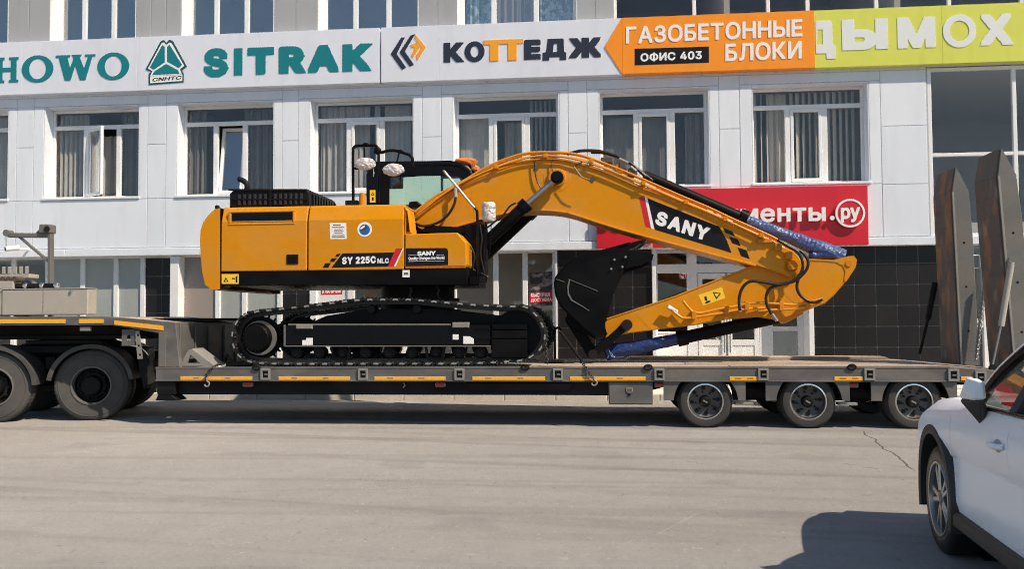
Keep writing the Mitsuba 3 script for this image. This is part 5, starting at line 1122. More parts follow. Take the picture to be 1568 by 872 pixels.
# pipes along the boom
PA = [(-3.052,3.294),(-2.690,3.555),(-2.309,3.752),(-1.887,3.994),(-1.510,4.142),(-1.176,4.212),(-0.700,4.205),(-0.371,4.150),(-0.014,4.017),(0.341,3.865),(0.744,3.676),(1.144,3.489),(1.591,3.287),(1.936,3.113),(2.328,2.924),(2.620,2.774),(2.814,2.640)]
PB = [(-3.030,3.247),(-2.457,3.661),(-1.877,3.941),(-1.197,4.144),(-0.711,4.148),(-0.218,4.022),(0.340,3.788),(1.043,3.460),(1.639,3.194),(2.131,2.953),(2.444,2.796)]
for P, y, r, k in ((PA, 14.36, 0.017, 0), (PB, 14.34, 0.017, 0), (PA, 14.44, 0.017, 1), (PB, 14.42, 0.016, 1), (PA, 14.55, 0.018, 2)):
    Q = spline(np.array(P), 5); Q[:, 1] += [0.012, -0.042, 0.03][k] if P is PA else [0.0, -0.035, 0][k]
    part(bm, 'pipe', tube(at(Q, y), r, 8), 'm_pipe', smooth=True)
cl_ = []
for p in [(-2.351,3.706),(-1.719,4.016),(-0.938,4.174),(-0.218,4.074),(0.593,3.705),(1.243,3.395),(1.837,3.120),(2.376,2.858)]: cl_.append(bbox(p[0] - 0.035, p[0] + 0.035, 14.31, 14.64, p[1] - 0.045, p[1] + 0.02, 0.008))
part(bm, 'pipe_clamp', [cl_], 'm_yellow_flat')
# rubber hoses on top and at the stick joint
part(bm, 'hose', tube(P3([(-0.603,4.212),(-0.499,4.236),(-0.353,4.260),(-0.105,4.247),(0.101,4.190),(0.244,4.134),(0.397,4.042),(0.489,3.962),(0.650,3.808)], 14.5), 0.026, 8), 'm_rubber', smooth=True)
part(bm, 'hose', tube(P3([(-0.220,4.252),(-0.012,4.237),(0.194,4.169),(0.349,4.091),(0.533,3.951),(0.757,3.769)], 14.62), 0.024, 8), 'm_rubber', smooth=True)
part(bm, 'hose_valve', [bbox(-0.065, 0.120, 14.42, 14.6, 4.042, 4.135, 0.01), bbox(0.221, 0.324, 14.38, 14.6, 3.933, 4.058, 0.01), bbox(0.364, 0.507, 14.4, 14.6, 3.825, 3.949, 0.01)], 'm_brown')
part(bm, 'swivel', ycyl(*(0.241,3.956), 0.075, 14.40, 14.56, 20), 'm_yellow_flat')
part(bm, 'hose_fitting', [cyl((0.223, 14.45, 4.110), (0.365, 14.45, 4.034), 0.024, 10), cyl((0.404, 14.4, 3.973), (0.485, 14.4, 3.899), 0.022, 10)], 'm_steel')
part(bm, 'hose', tube(P3([(-2.373,3.666),(-2.363,3.551),(-2.395,3.406),(-2.480,3.262),(-2.596,3.159),(-2.743,3.094),(-2.891,3.076),(-2.997,3.114),(-3.050,3.167)], 14.30), 0.021, 8), 'm_rubber', smooth=True)
part(bm, 'hose_fitting', cyl((-2.368, 14.3, 3.676), (-2.365, 14.3, 3.530), 0.026, 10), 'm_beige')
for P, y in (([(2.606,2.772),(2.760,2.675),(2.894,2.593),(2.960,2.482),(2.977,2.343),(2.926,2.224),(2.818,2.130),(2.643,2.087),(2.400,2.120),(2.224,2.142),(2.116,2.093),(2.046,1.983),(2.019,1.844),(2.031,1.694)], 14.27), ([(2.664,2.756),(2.847,2.654),(2.981,2.572),(3.057,2.461),(3.055,2.352),(2.985,2.243),(2.847,2.135),(2.643,2.082),(2.506,2.039),(2.436,1.930),(2.434,1.800),(2.490,1.670),(2.566,1.560)], 14.30), ([(2.985,2.253),(2.925,2.164),(2.904,2.035),(2.950,1.925),(3.055,1.840),(3.170,1.814),(3.286,1.853)], 14.36)):
    part(bm, 'hose', tube(P3(P, y), 0.023, 8), 'm_rubber', smooth=True)
part(bm, 'hose_fitting', [cyl((2.024, 14.28, 1.834), (2.034, 14.28, 1.674), 0.028, 10), cyl((2.512, 14.3, 1.640), (2.588, 14.3, 1.530), 0.028, 10), cyl((2.764, 14.29, 2.676), (2.918, 14.29, 2.584), 0.028, 10)], 'm_steel')
part(bm, 'grease_line', [tube(P3([(-0.825,4.101),(-0.836,4.007),(-0.827,3.934),(-0.786,3.871)], 14.37), 0.010, 6), tube(P3([(-0.341,4.068),(-0.414,4.029),(-0.496,3.989)], 14.37), 0.010, 6)], 'm_brown')
part(bm, 'lamp_cable', tube(P3([(-0.482,3.963),(-0.421,3.875),(-0.371,3.807),(-0.300,3.759),(-0.229,3.732)], 14.22), 0.009, 6), 'm_rubber'); part(bm, 'lamp_bulb', cyl((-0.227, 14.10, 3.689), (-0.166, 14.10, 3.764), 0.032, 12), 'm_brown')
part(bm, 'dangling_cable', tube(P3([(-1.114,4.083),(-1.105,3.927),(-1.075,3.781),(-1.013,3.655)], 14.37), 0.012, 6), 'm_rubber')
part(bm, 'hose_bracket', [bbox(2.580, 2.688, 14.34, BY0 + 0.0195, 2.613, 2.733, 0.008), bbox(2.744, 2.841, 14.33, BY0 + 0.0195, 2.480, 2.590, 0.008), bbox(2.326, 2.543, 14.36, BY0 + 0.0195, 2.736, 2.797, 0.006)], 'm_yellow_flat')
# boom cylinder (both sides)
def ram(y, tag, flip=False):
    X = (lambda m: m) if not flip else mir
    c = holder(EX, 'boom_cylinder')
    A, Bq, C = np.array((-0.746,3.792)), np.array((-1.230,3.381)), np.array((-2.205,2.482))
    part(c, 'rod', X(cyl((A[0], y, A[1]), (Bq[0], y, Bq[1]), 0.047, 18)), 'm_steel', smooth=40)
    part(c, 'barrel', X(cat_(cyl((Bq[0], y, Bq[1]), (C[0], y, C[1]), 0.095, 24))), 'm_black', smooth=40)
    u = (C - Bq) / np.linalg.norm(C - Bq)
    part(c, 'gland', X(cyl((Bq[0] - u[0] * 0.02, y, Bq[1] - u[1] * 0.02), (Bq[0] + u[0] * 0.10, y, Bq[1] + u[1] * 0.10), 0.118, 24)), 'm_black_gloss', smooth=40)
    part(c, 'eye', X(cat_(ycyl(A[0], A[1], 0.10, y - 0.06, y + 0.06, 24), ycyl(A[0], A[1], 0.065, y - 0.10, y + 0.12, 20))), 'm_black', smooth=40)
    part(c, 'feed_pipe', X(tube(P3([(-1.382,3.390),(-1.464,3.351),(-1.526,3.280),(-1.588,3.200),(-1.742,3.080),(-1.876,2.980)], 14.08), 0.014, 8)), 'm_rubber', smooth=True)
ram(14.22, 'near'); ram(14.22, 'far', True)
# ---- stick
SY0, SY1 = 14.53, 14.91
spoly = [(-0.034,1.515),(0.013,1.576),(1.077,1.918),(2.229,2.366),(2.469,2.465),(3.152,2.492),(3.495,2.467),(3.701,2.520),(3.799,2.529),(3.846,2.463),(3.820,2.347),(3.674,2.127),(3.484,1.907),(3.345,1.787),(2.999,1.659),(2.642,1.540),(2.346,1.592),(1.887,1.560),(1.344,1.466),(0.898,1.417),(0.348,1.348),(-0.026,1.277)]
stk = part(EX, 'stick', cprism(spoly, SY0, SY1, 0.014), 'm_yellow')
part(stk, 'upper_flange', flange(np.array([(0.002,1.576),(1.077,1.923),(1.442,2.068),(2.229,2.371),(2.469,2.470)]), SY0 - 0.012, SY1 + 0.012, 0.024), 'm_yellow')
part(stk, 'nose_plate', xz(Polygon([(3.152,2.487),(3.495,2.467),(3.701,2.520),(3.799,2.529),(3.846,2.463),(3.820,2.347),(3.674,2.127),(3.645,2.148),(3.667,2.289),(3.630,2.380),(3.533,2.432),(3.357,2.454),(3.151,2.462)]), SY0 - 0.012, SY0 - 0.0005), 'm_yellow')
part(stk, 'nose_pin', lathe_y(*(3.719,2.409), SY0 - 0.03, [(0.0, 0.0), (0.05, 0.0), (0.055, 0.04)], 20), 'm_yellow_flat', smooth=35)
part(stk, 'cylinder_bracket', cprism([(2.564,1.560),(2.741,1.488),(2.801,1.503),(3.041,1.639),(3.022,1.689),(2.644,1.611)], 14.60, 14.84, 0.01), 'm_yellow')
part(stk, 'weld_seam', [xz(LineString([(0.464,1.656),(0.675,1.428)]).buffer(0.006), SY0 - 0.004, SY0 + 0.01), xz(LineString([(2.767,1.934),(2.913,1.791)]).buffer(0.006), SY0 - 0.004, SY0 + 0.01), xz(LineString([(3.142,2.477),(3.020,2.256),(2.957,2.054),(3.014,1.932),(3.130,1.830)]).buffer(0.008), SY0 - 0.004, SY0 + 0.01)], 'm_yellow')
for P, y in (([(1.185,1.849),(1.249,1.767),(1.328,1.685),(1.428,1.659),(1.548,1.678),(1.793,1.732),(2.027,1.766),(2.161,1.803),(2.423,1.808),(2.846,1.780),(3.071,1.811),(3.287,1.867)], 14.44), ([(0.968,1.754),(1.047,1.677),(1.147,1.600),(1.227,1.581),(1.337,1.593),(1.547,1.622),(1.767,1.656),(1.927,1.688),(2.125,1.715),(2.422,1.733)], 14.45), ([(2.323,1.683),(2.619,1.706),(2.913,1.719),(3.109,1.758),(3.296,1.826)], 14.46)):
    part(stk, 'pipe', tube(P3(P, y - 0.035), 0.021, 8), 'm_pipe', smooth=True)
part(stk, 'pipe_clamp', [bbox(p[0] - 0.035, p[0] + 0.035, 14.385, SY0 - 0.0005, p[1] - 0.07, p[1] + 0.07, 0.008) for p in [(1.347,1.629),(1.847,1.696),(2.156,1.765),(2.678,1.761),(3.071,1.788)]], 'm_yellow_flat')
part(stk, 'pipe_end', cat_(cyl((0.946, 14.42, 1.769), (1.095, 14.44, 1.671), 0.036, 12)), 'm_clear_wrap', label='pipe end wrapped in clear plastic')
wlb = part(stk, 'warning_label', xz(Polygon([(1.431,1.946),(1.798,2.065),(1.846,1.891),(1.503,1.776)]), SY0 - 0.003, SY0 - 0.0004), 'm_label')
part(wlb, 'symbol', xz(Polygon([(1.653,1.990),(1.783,1.968),(1.706,1.872)]).difference(Polygon([(1.677,1.971),(1.757,1.960),(1.712,1.902)])), SY0 - 0.005, SY0 - 0.0031), 'm_ink')
part(wlb, 'symbol', [xz(Polygon([(1.521,1.914),(1.556,1.924),(1.570,1.852),(1.535,1.853)]), SY0 - 0.005, SY0 - 0.0031), xz(Polygon([(1.530,1.827),(1.601,1.862),(1.620,1.837),(1.549,1.807)]), SY0 - 0.005, SY0 - 0.0031)], 'm_ink')
# stick cylinder on the boom's back
sc_ = holder(EX, 'stick_cylinder')
A, Bq, C = (0.609,3.874), (2.147,3.185), (3.765,2.430)
part(sc_, 'barrel', cyl((A[0], YM, A[1]), (Bq[0], YM, Bq[1] - 0.02), 0.09, 24), 'm_black', smooth=40)
def wrapped(p, q, y, r0, r1, n=60, seed=1, sides=28, amp=0.16, rip=0.045):
    p, q = np.array(p), np.array(q); u = (q - p) / np.linalg.norm(q - p); w = np.array([-u[1], u[0]]); V = []; L = np.linalg.norm(q - p)
    for i in range(n):
        t = i / (n - 1); r = r0 + (r1 - r0) * t; r *= 1 + rip * math.sin(t * L * 95 + 2 * math.sin(t * 11)) * (0.6 + 0.4 * math.sin(t * 9 + seed)); c = p + (q - p) * t
        if i in (0, n - 1): r *= 0.5
        for k in range(sides):
            a = 2 * math.pi * k / sides
            rr = r * (1 + amp * 2 * (float(meshkit.noise(np.array([t * L * 9 + seed * 5, math.cos(a) * 1.6 + 9, math.sin(a) * 1.6 + 9]), seed)) - 0.5))
            V.append([c[0] + w[0] * rr * math.sin(a), y + rr * math.cos(a), c[1] + w[1] * rr * math.sin(a)])
    Fc = []
    for i in range(n - 1):
        for k in range(sides): a, b = i * sides + k, i * sides + (k + 1) % sides; Fc += [[a, b, b + sides], [a, b + sides, a + sides]]
    V += [[p[0], y, p[1]], [q[0], y, q[1]]]; m = len(V)
    for k in range(sides): Fc += [[m - 2, (k + 1) % sides, k], [m - 1, (n - 1) * sides + k, (n - 1) * sides + (k + 1) % sides]]
    msh = trimesh.Trimesh(V, Fc, process=False); msh.fix_normals(); return msh
part(sc_, 'wrapped_rod', wrapped((2.086,3.165), (3.697,2.512), YM, 0.085, 0.135, 150, 2, amp=0.12), 'm_blue_grey_wrap', smooth=40, label='rod wrapped in blue plastic sheeting')
part(sc_, 'wrap_tail', wrapped((3.162,2.550), (3.708,2.533), YM - 0.03, 0.10, 0.07, 24, 5, amp=0.4), 'm_blue_wrap', smooth=50)
part(sc_, 'gland', cyl((Bq[0] - 0.03, YM, Bq[1] + 0.012), (Bq[0] + 0.08, YM, Bq[1] - 0.032), 0.125, 24), 'm_black_gloss', smooth=40)
# bucket cylinder under the stick
bc = holder(EX, 'bucket_cylinder')
A, Bq, C = (2.685,1.590), (1.143,1.259), (-0.222,0.993)
part(bc, 'barrel', cyl((A[0], YM - 0.02, A[1]), (Bq[0], YM - 0.02, Bq[1]), 0.10, 24), 'm_black', smooth=40)
part(bc, 'gland', cyl((Bq[0] + 0.12, YM - 0.02, Bq[1] + 0.028), (Bq[0] - 0.03, YM - 0.02, Bq[1] - 0.007), 0.125, 24), 'm_black', smooth=40)
part(bc, 'wrapped_rod', wrapped((1.164,1.259), (-0.034,1.034), YM - 0.02, 0.085, 0.13, 60, 4, amp=0.16, rip=0.012), 'm_blue_wrap', smooth=40, label='lower rod wrapped in dark blue plastic sheeting')
part(bc, 'tie_cord', [tube(P3([(0.007,0.958),(0.048,1.050),(0.099,0.988),(0.160,0.968),(0.273,0.978)], 14.55), 0.011, 6), tube(P3([(0.028,1.092),(0.068,0.989),(0.130,0.958)], 14.54), 0.010, 6)], 'm_blue_grey_wrap')
# linkage and bucket
lk = holder(EX, 'bucket_linkage')
def bar(p, q, y0, y1, w, nm, m='m_black'):
    g = LineString([p, q]).buffer(w); part(lk, nm, xz(g, y0, y1), m)
for y in (14.40, 14.98): bar((0.317,1.482), (-0.217,1.024), y, y + 0.06, 0.060, 'side_link')
bar((-0.567,1.569), (-0.230,1.029), 14.55, 14.89, 0.085, 'tipping_link')
part(lk, 'pin', [ycyl(*(-0.217,1.026), 0.075, 14.36, 15.08, 20), ycyl(*(0.316,1.483), 0.085, 14.37, 15.07, 20)], 'm_chassis')
bk = holder(EX, 'bucket')
K0, K1 = 14.12, 15.32
sideP = Polygon([(-0.039,1.466),(0.033,1.686),(0.116,1.976),(0.259,2.286),(0.299,2.356),(0.529,2.413),(0.708,2.481),(0.718,2.551),(0.561,2.618),(0.342,2.636),(0.133,2.680),(-0.248,2.584),(-0.474,2.509),(-0.652,2.371),(-0.770,2.220),(-0.786,2.065),(-0.747,1.888),(-0.648,1.735),(-0.458,1.559),(-0.359,1.458),(-0.170,1.297),(-0.090,1.286),(-0.030,1.346)])
back = np.array([(0.373,2.747),(0.133,2.680),(-0.248,2.584),(-0.474,2.509),(-0.652,2.371),(-0.770,2.220),(-0.786,2.065),(-0.747,1.888),(-0.648,1.735),(-0.458,1.559),(-0.359,1.458),(-0.170,1.297)])
for y in (K0, K1 - 0.035): part(bk, 'side_plate', cprism(sideP.buffer(0), y, y + 0.035, 0.006), 'm_black')
part(bk, 'shell', flange(spline(back, 5), K0 + 0.036, K1 - 0.036, 0.035), 'm_black', smooth=30)
part(bk, 'lip', cprism([(0.073,2.630),(0.343,2.707),(0.572,2.764),(0.442,2.675),(0.172,2.588)], K0 + 0.0, K1 - 0.0, 0.006), 'm_black')
for k in range(5):
    y = K0 + 0.02 + k * (K1 - K0 - 0.16) / 4
    part(bk, 'tooth', cprism([(0.303,2.727),(0.503,2.780),(0.642,2.798),(0.552,2.739),(0.382,2.666)], y, y + 0.12, 0.012), 'm_black')
for y in (K0 - 0.02, K1 - 0.005): part(bk, 'side_cutter', cprism([(0.279,2.346),(0.362,2.596),(0.541,2.624),(0.728,2.561),(0.708,2.476),(0.538,2.403)], y, y + 0.025, 0.005), 'm_black')
part(bk, 'cutter_bolt', [ycyl(*p, 0.018, K0 - 0.035, K0 - 0.019, 8) for p in [(0.131,2.488),(0.250,2.376),(0.301,2.526),(0.080,2.348)]], 'm_steel')
part(bk, 'wear_strip', [xz(Polygon([(-0.573,2.204),(-0.604,2.074),(-0.595,1.952),(-0.546,1.861),(-0.386,1.770),(-0.256,1.688),(-0.256,1.713),(-0.366,1.789),(-0.515,1.881),(-0.565,1.972),(-0.569,2.073),(-0.543,2.194)]).buffer(-0.006), K0 - 0.012, K0 - 0.0005), xz(LineString([(-0.573,2.194),(-0.133,2.009)]).buffer(0.0045), K0 - 0.012, K0 - 0.0005), xz(LineString([(-0.765,2.196),(-0.644,2.155)]).buffer(0.0045), K0 - 0.012, K0 - 0.0005)], 'm_ramp_grey')
for y in (14.45, 14.93): part(bk, 'ear', cprism([(-0.622,1.693),(-0.458,1.630),(-0.244,1.485),(-0.029,1.464),(0.010,1.340),(-0.072,1.238),(-0.195,1.270),(-0.419,1.383),(-0.623,1.498)], y, y + 0.06, 0.008), 'm_black')
part(bk, 'pin', ycyl(*(-0.117,1.342), 0.085, 14.40, 15.04, 24), 'm_chassis')
# ---- markings on the body
def decal(parent, name, P, m, y=YB0, d=0.0): return part(parent, name, xz(Polygon(P).buffer(0), y - 0.0035 - d, y - 0.0006 - d), m)
decal(d2, 'decal_panel', [(-4.120,2.376),(-3.949,2.591),(-3.156,2.595),(-3.251,2.383)], 'm_ink')
for P in ([(-4.254,2.377),(-4.217,2.444),(-4.127,2.448),(-4.168,2.378)], [(-4.148,2.465),(-4.117,2.517),(-4.037,2.520),(-4.077,2.467)], [(-4.063,2.541),(-4.037,2.583),(-3.974,2.588),(-4.010,2.544)]): decal(d2, 'decal_check', P, 'm_ink')
decal(d2, 'decal_stripe', [(-3.251,2.383),(-3.156,2.595),(-3.127,2.654),(-3.029,2.653),(-3.162,2.384)], 'm_red'); decal(d2, 'decal_stripe', [(-3.159,2.384),(-3.026,2.653),(-3.013,2.652),(-3.132,2.385)], 'm_white')
dp = decal(tbx, 'decal_panel', [(-2.980,2.385),(-2.980,2.655),(-2.378,2.651),(-2.348,2.638),(-2.339,2.605),(-2.339,2.394)], 'm_ink', YB0 + 0.002)
line_letters(d2, 'SY 225C', *[(-3.954,2.434),(-3.436,2.444),(-3.954,2.535)], 0.05, 'm_white', YB0 - 0.0035, 0.003, 'decal_letter')
line_letters(d2, 'NLC', *[(-3.411,2.436),(-3.236,2.439),(-3.411,2.508)], 0.03, 'm_white', YB0 - 0.0035, 0.003, 'decal_letter')
part(tbx, 'decal_lettering', xz(fit(glyph('SANY', 0.05), *[(-2.803,2.539),(-2.521,2.541),(-2.803,2.606)]), YB0 - 0.005, YB0 - 0.0018), 'm_white', stuff=True)
part(tbx, 'decal_lettering', xz(fit(glyph('Quality Changes the World', 0.02), *[(-2.938,2.468),(-2.393,2.471),(-2.938,2.524)]), YB0 - 0.005, YB0 - 0.0018), 'm_white', stuff=True)
for P in ([(-2.942,2.545),(-2.813,2.544),(-2.813,2.549),(-2.942,2.550)], [(-2.512,2.542),(-2.398,2.542),(-2.398,2.547),(-2.512,2.547)], [(-2.933,2.453),(-2.398,2.456),(-2.398,2.461),(-2.933,2.458)]): part(tbx, 'decal_line', xz(Polygon(P), YB0 - 0.005, YB0 - 0.0018), 'm_white', stuff=True)
sh = decal(d2, 'paper_notice', [(-4.141,2.809),(-3.884,2.808),(-3.894,3.052),(-4.147,3.054)], 'm_white')
for k, (a, b, m) in enumerate(((510, 522, 'm_blue_ink'), (508, 527, 'm_blue_ink'), (512, 525, 'm_red'), (510, 527, 'm_red'), (513, 524, 'm_red'), (508, 528, 'm_ink'), (509, 526, 'm_ink'))):
    pass
ln = [(-4.096,3.021),(-3.975,3.019),(-4.116,2.987),(-3.924,2.987),(-4.076,2.952),(-3.944,2.951),(-4.086,2.927),(-3.934,2.927),(-4.076,2.902),(-3.944,2.902),(-4.106,2.863),(-3.914,2.862),(-4.116,2.836),(-3.914,2.834)]
for k in range(7):
    p, q = ln[2 * k], ln[2 * k + 1]; part(d2, 'notice_line', xz(sbox(p[0], p[1] - 0.006, q[0], p[1] + 0.006), YB0 - 0.0055, YB0 - 0.0037), ['m_ink_blue', 'm_ink_blue', 'm_red', 'm_red', 'm_red', 'm_ink', 'm_ink'][k])
qx, qz = (-3.607,2.949)
part(d2, 'round_sticker', ycyl(qx, qz, 0.112, YB0 - 0.0035, YB0 - 0.0006, 40), 'm_white'); part(d2, 'sticker_disc', ycyl(qx, qz - 0.005, 0.082, YB0 - 0.0055, YB0 - 0.0037, 36), 'm_blue_ink')
part(d2, 'sticker_leaf', xz(affinity.rotate(affinity.scale(Point(qx - 0.012, qz + 0.015).buffer(1.0), 0.055, 0.032), 30), YB0 - 0.0075, YB0 - 0.0057), 'm_emblem_dark')
part(d2, 'sticker_wave', xz(affinity.rotate(affinity.scale(Point(qx - 0.03, qz + 0.03).buffer(1.0), 0.045, 0.015), 35), YB0 - 0.0093, YB0 - 0.0077), 'm_pearl')
yl_ = decal(EX, 'warning_label', [(-5.843,2.150),(-5.574,2.148),(-5.575,2.297),(-5.844,2.300)], 'm_label', YB0 + 0.014)
part(yl_, 'symbol', [xz(Polygon([(-5.818,2.180),(-5.735,2.179),(-5.777,2.250)]).difference(Polygon([(-5.795,2.190),(-5.758,2.190),(-5.776,2.225)])), YB0 + 0.0085, YB0 + 0.0102), xz(Polygon([(-5.621,2.168),(-5.595,2.168),(-5.596,2.273),(-5.621,2.258)]), YB0 + 0.0085, YB0 + 0.0102), xz(Polygon([(-5.683,2.219),(-5.632,2.218),(-5.632,2.238),(-5.683,2.239)]), YB0 + 0.0085, YB0 + 0.0102)], 'm_ink')
pl_ = decal(EX, 'paper_label', [(-3.032,2.220),(-2.922,2.219),(-2.922,2.326),(-3.032,2.328)], 'm_white', YB0 + 0.014)
part(pl_, 'print', xz(sbox(-3.010, 2.254, -2.945, 2.293), YB0 + 0.0085, YB0 + 0.0102), 'm_ramp_grey')

# ================================================================ lorry tractor under the gooseneck
TT_ = thing('truck_tractor', 'dark lorry tractor at the left edge, its rear wheels under the gooseneck', 'truck')
RT = 0.563
YAW = math.radians(16); TP = np.array([-8.232, 13.94])
YMT = 15.19
def mirt(m):
    m = m.copy(); m.vertices[:, 1] = 2 * YMT - m.vertices[:, 1]; m.invert(); return m
_part = part
def part(parent, name, mesh, bsdf, smooth=False, label=None, stuff=False, **more):
    if parent.split('__')[0] == TT_:
        def turn(m):
            m = m.copy(); v = m.vertices; d = v[:, :2] - TP; c, q = math.cos(YAW), math.sin(YAW)
            v = v.copy(); v[:, 0] = TP[0] + d[:, 0] * c - d[:, 1] * q; v[:, 1] = TP[1] + d[:, 0] * q + d[:, 1] * c; m.vertices = v; return m
        mesh = [turn(m) for m in mesh] if isinstance(mesh, list) else turn(mesh)
    return _part(parent, name, mesh, bsdf, smooth, label, stuff, **more)
def truck_wheel(x, y, far=False, lit='m_tyre_dusty'):
    w = holder(TT_, 'wheel'); f = mirt if far else (lambda m: m); z = RT - 0.005
    part(w, 'tyre', f(cat_(lathe_y(x, z, y, tyre_prof(RT, 0.30, 0.285), 56), tread(x, z, y, RT - 0.003, 0.30, 56))), lit, smooth=35)
    part(w, 'sidewall_ridge', f(lathe_y(x, z, y, [(0.50, 0.004), (0.495, -0.006), (0.485, -0.006), (0.48, 0.004)], 56)), lit)
    part(w, 'tyre', f(lathe_y(x, z, y + 0.35, tyre_prof(RT, 0.30, 0.285), 40)), 'm_tyre_dark', smooth=35)
    part(w, 'rim', f(lathe_y(x, z, y, [(0.315, 0.02), (0.31, -0.004), (0.29, -0.006), (0.282, 0.02), (0.275, 0.14)], 48)), 'm_ramp_grey', smooth=35)
    part(w, 'dish', f(lathe_y(x, z, y, [(0.278, 0.10), (0.25, 0.14), (0.21, 0.15), (0.20, 0.10), (0.16, 0.09)], 40)), 'm_chassis', smooth=35)
    part(w, 'hub', f(lathe_y(x, z, y, [(0.165, 0.10), (0.155, 0.0), (0.14, -0.02), (0.0, -0.02)], 32)), 'm_black_plastic', smooth=35)
    part(w, 'nut_ring', f(bolts(x, z, 0.212, y + 0.07, 10, 0.018, 0.07)), 'm_chassis', stuff=True)
    part(w, 'hub_bolts', f(bolts(x, z, 0.12, y - 0.032, 10, 0.010, 0.013)), 'm_chassis', stuff=True)
tx = (-8.232, -8.232 - 1.46)
for x, y in zip(tx, (13.94, 13.94)): truck_wheel(x, y); truck_wheel(x, y, True)
def fender(x, y, r, a0, a1, w=0.60):
    a = np.radians(np.linspace(a0, a1, 30)); t = 0.02
    P = np.r_[np.c_[x + (r + t) * np.cos(a), RT + (r + t) * np.sin(a)], np.c_[x + r * np.cos(a), RT + r * np.sin(a)][::-1]]
    m = [cprism(P, y, y + w, 0.004)]
    P2 = np.r_[np.c_[x + (r + t + 0.002) * np.cos(a), RT + (r + t + 0.002) * np.sin(a)], np.c_[x + (r - 0.05) * np.cos(a), RT + (r - 0.05) * np.sin(a)][::-1]]
    m.append(cprism(P2, y - 0.022, y - 0.002, 0.004)); return cat_(m)
for x, y, a0, a1 in ((tx[0], 13.90, 8, 172), (tx[1], 13.90, 2, 172)):
    part(TT_, 'mudguard', fender(x, y, 0.64, a0, a1), 'm_fender', smooth=30); part(TT_, 'mudguard', mirt(fender(x, y, 0.64, a0, a1)), 'm_black_plastic', smooth=30)
for s in (0, 1):
    m = cprism([(-13.5, 0.78), (-7.25, 0.78), (-7.15, 0.85), (-7.15, 1.0), (-7.3, 1.05), (-13.5, 1.05)], 14.76, 14.84, 0.01); part(TT_, 'frame_rail', mirt(m) if s else m, 'm_chassis')
part(TT_, 'fifth_wheel', cat_(bbox(-9.4, -8.2, 14.3, 15.14, 1.06, 1.22, 0.03), cprism([(-9.3, 1.22), (-8.1, 1.22), (-7.9, 1.16), (-8.2, 1.29), (-9.3, 1.29)], 14.2, 15.24, 0.01)), 'm_chassis')
for x in tx: part(TT_, 'axle', cat_(cyl((x, 14.0, RT), (x, 2 * YMT - 14.0, RT), 0.10, 16), blob((x, YMT, RT), 0.22, 0.26, 0.24, 3, 0.0)), 'm_chassis', smooth=40)
part(TT_, 'axle_beam', [bbox(-9.6, -7.9, 14.66, 14.75, 0.42, 0.56, 0.02), bbox(-9.6, -7.9, 2 * YMT - 14.75, 2 * YMT - 14.66, 0.42, 0.56, 0.02)], 'm_chassis')
part(TT_, 'mud_flap', cprism([(-7.469,1.176),(-7.317,1.155),(-7.311,0.577),(-7.365,0.505),(-7.445,0.887)], 13.62, 14.2, 0.006), 'm_black_plastic')
part(TT_, 'tail_lamp', bbox(-7.25, -7.16, 13.75, 14.0, 0.86, 0.98, 0.01), 'm_black_plastic')
part(TT_, 'cross_member', [bbox(-7.24, -7.14, 14.1, 2 * YMT - 14.1, 0.70, 0.82, 0.01), bbox(-8.9, -8.75, 14.62, 2 * YMT - 14.62, 0.80, 1.02, 0.01)], 'm_chassis')
# ================================================================ things on the gooseneck
GY = 13.60
bx_ = thing('storage_locker', 'long beige steel locker standing on the gooseneck', 'locker')
zl0 = 1.693
scene[bx_ + '__body'] = mikit.ply(bbox(-9.546, -8.102, GY, GY + 0.26, zl0, 2.100, 0.015), 'm_beige')
part(bx_, 'lid', bbox(-9.552, -8.096, GY - 0.01, GY + 0.27, 2.100 + 0.001, 2.116, 0.006), 'm_beige')
part(bx_, 'latch', bbox(-8.391, -8.358, GY - 0.03, GY - 0.011, 2.038, 2.095, 0.004), 'm_steel')
part(bx_, 'seam', box(-8.848 - 0.003, -8.848 + 0.003, GY - 0.003, GY - 0.0005, zl0 + 0.03, 2.074), 'm_brown')
zt_ = 2.116
lk2 = thing('storage_locker', 'beige locker end cut by the left edge next to the long locker', 'locker')
scene[lk2 + '__body'] = mikit.ply(bbox(-11.0, -9.557, GY + 0.02, GY + 0.25, zl0, 2.117, 0.015), 'm_beige')
rb = thing('roller_rack', 'beige slotted rack with brown rollers on the locker at the left edge', 'rack')
rz0, rz1 = 2.177, 2.491
RXa, RXb = -10.062, -9.311
scene[rb + '__foot'] = mikit.ply(bbox(RXa, RXb - 0.06, 13.62, 13.85, zt_, rz0 + 0.06, 0.008), 'm_beige')
part(rb, 'top_rail', bbox(RXa, RXb, 13.94, 14.2, rz0 + 0.12, rz0 + 0.19, 0.01), 'm_beige')
for k in range(7): xx = RXb - 0.05 - k * 0.10; part(rb, 'tab', bbox(xx - 0.03, xx + 0.03, 13.94, 13.95, rz0 + 0.19, rz1, 0.008), 'm_beige'); part(rb, 'roller', ycyl(xx, rz0 + 0.09, 0.045, 13.63, 13.85, 16), 'm_brown')
sw = thing('spare_wheel', 'grey spare wheel lying half hidden behind the roller rack', 'wheel')
swx, swz = -9.882, 2.0
scene[sw + '__tyre'] = mikit.ply(lathe_y(swx, swz, 14.5, tyre_prof(0.335, 0.22, 0.2), 48), 'm_trailer', smooth=35)
part(sw, 'rim', lathe_y(swx, swz, 14.5, [(0.235, 0.02), (0.22, 0.0), (0.21, 0.06), (0.0, 0.08)], 36), 'm_ramp_grey', smooth=35)
dv = thing('davit_crane', 'grey davit arm with a winch head standing on the gooseneck at the left', 'crane')
DY = 14.05
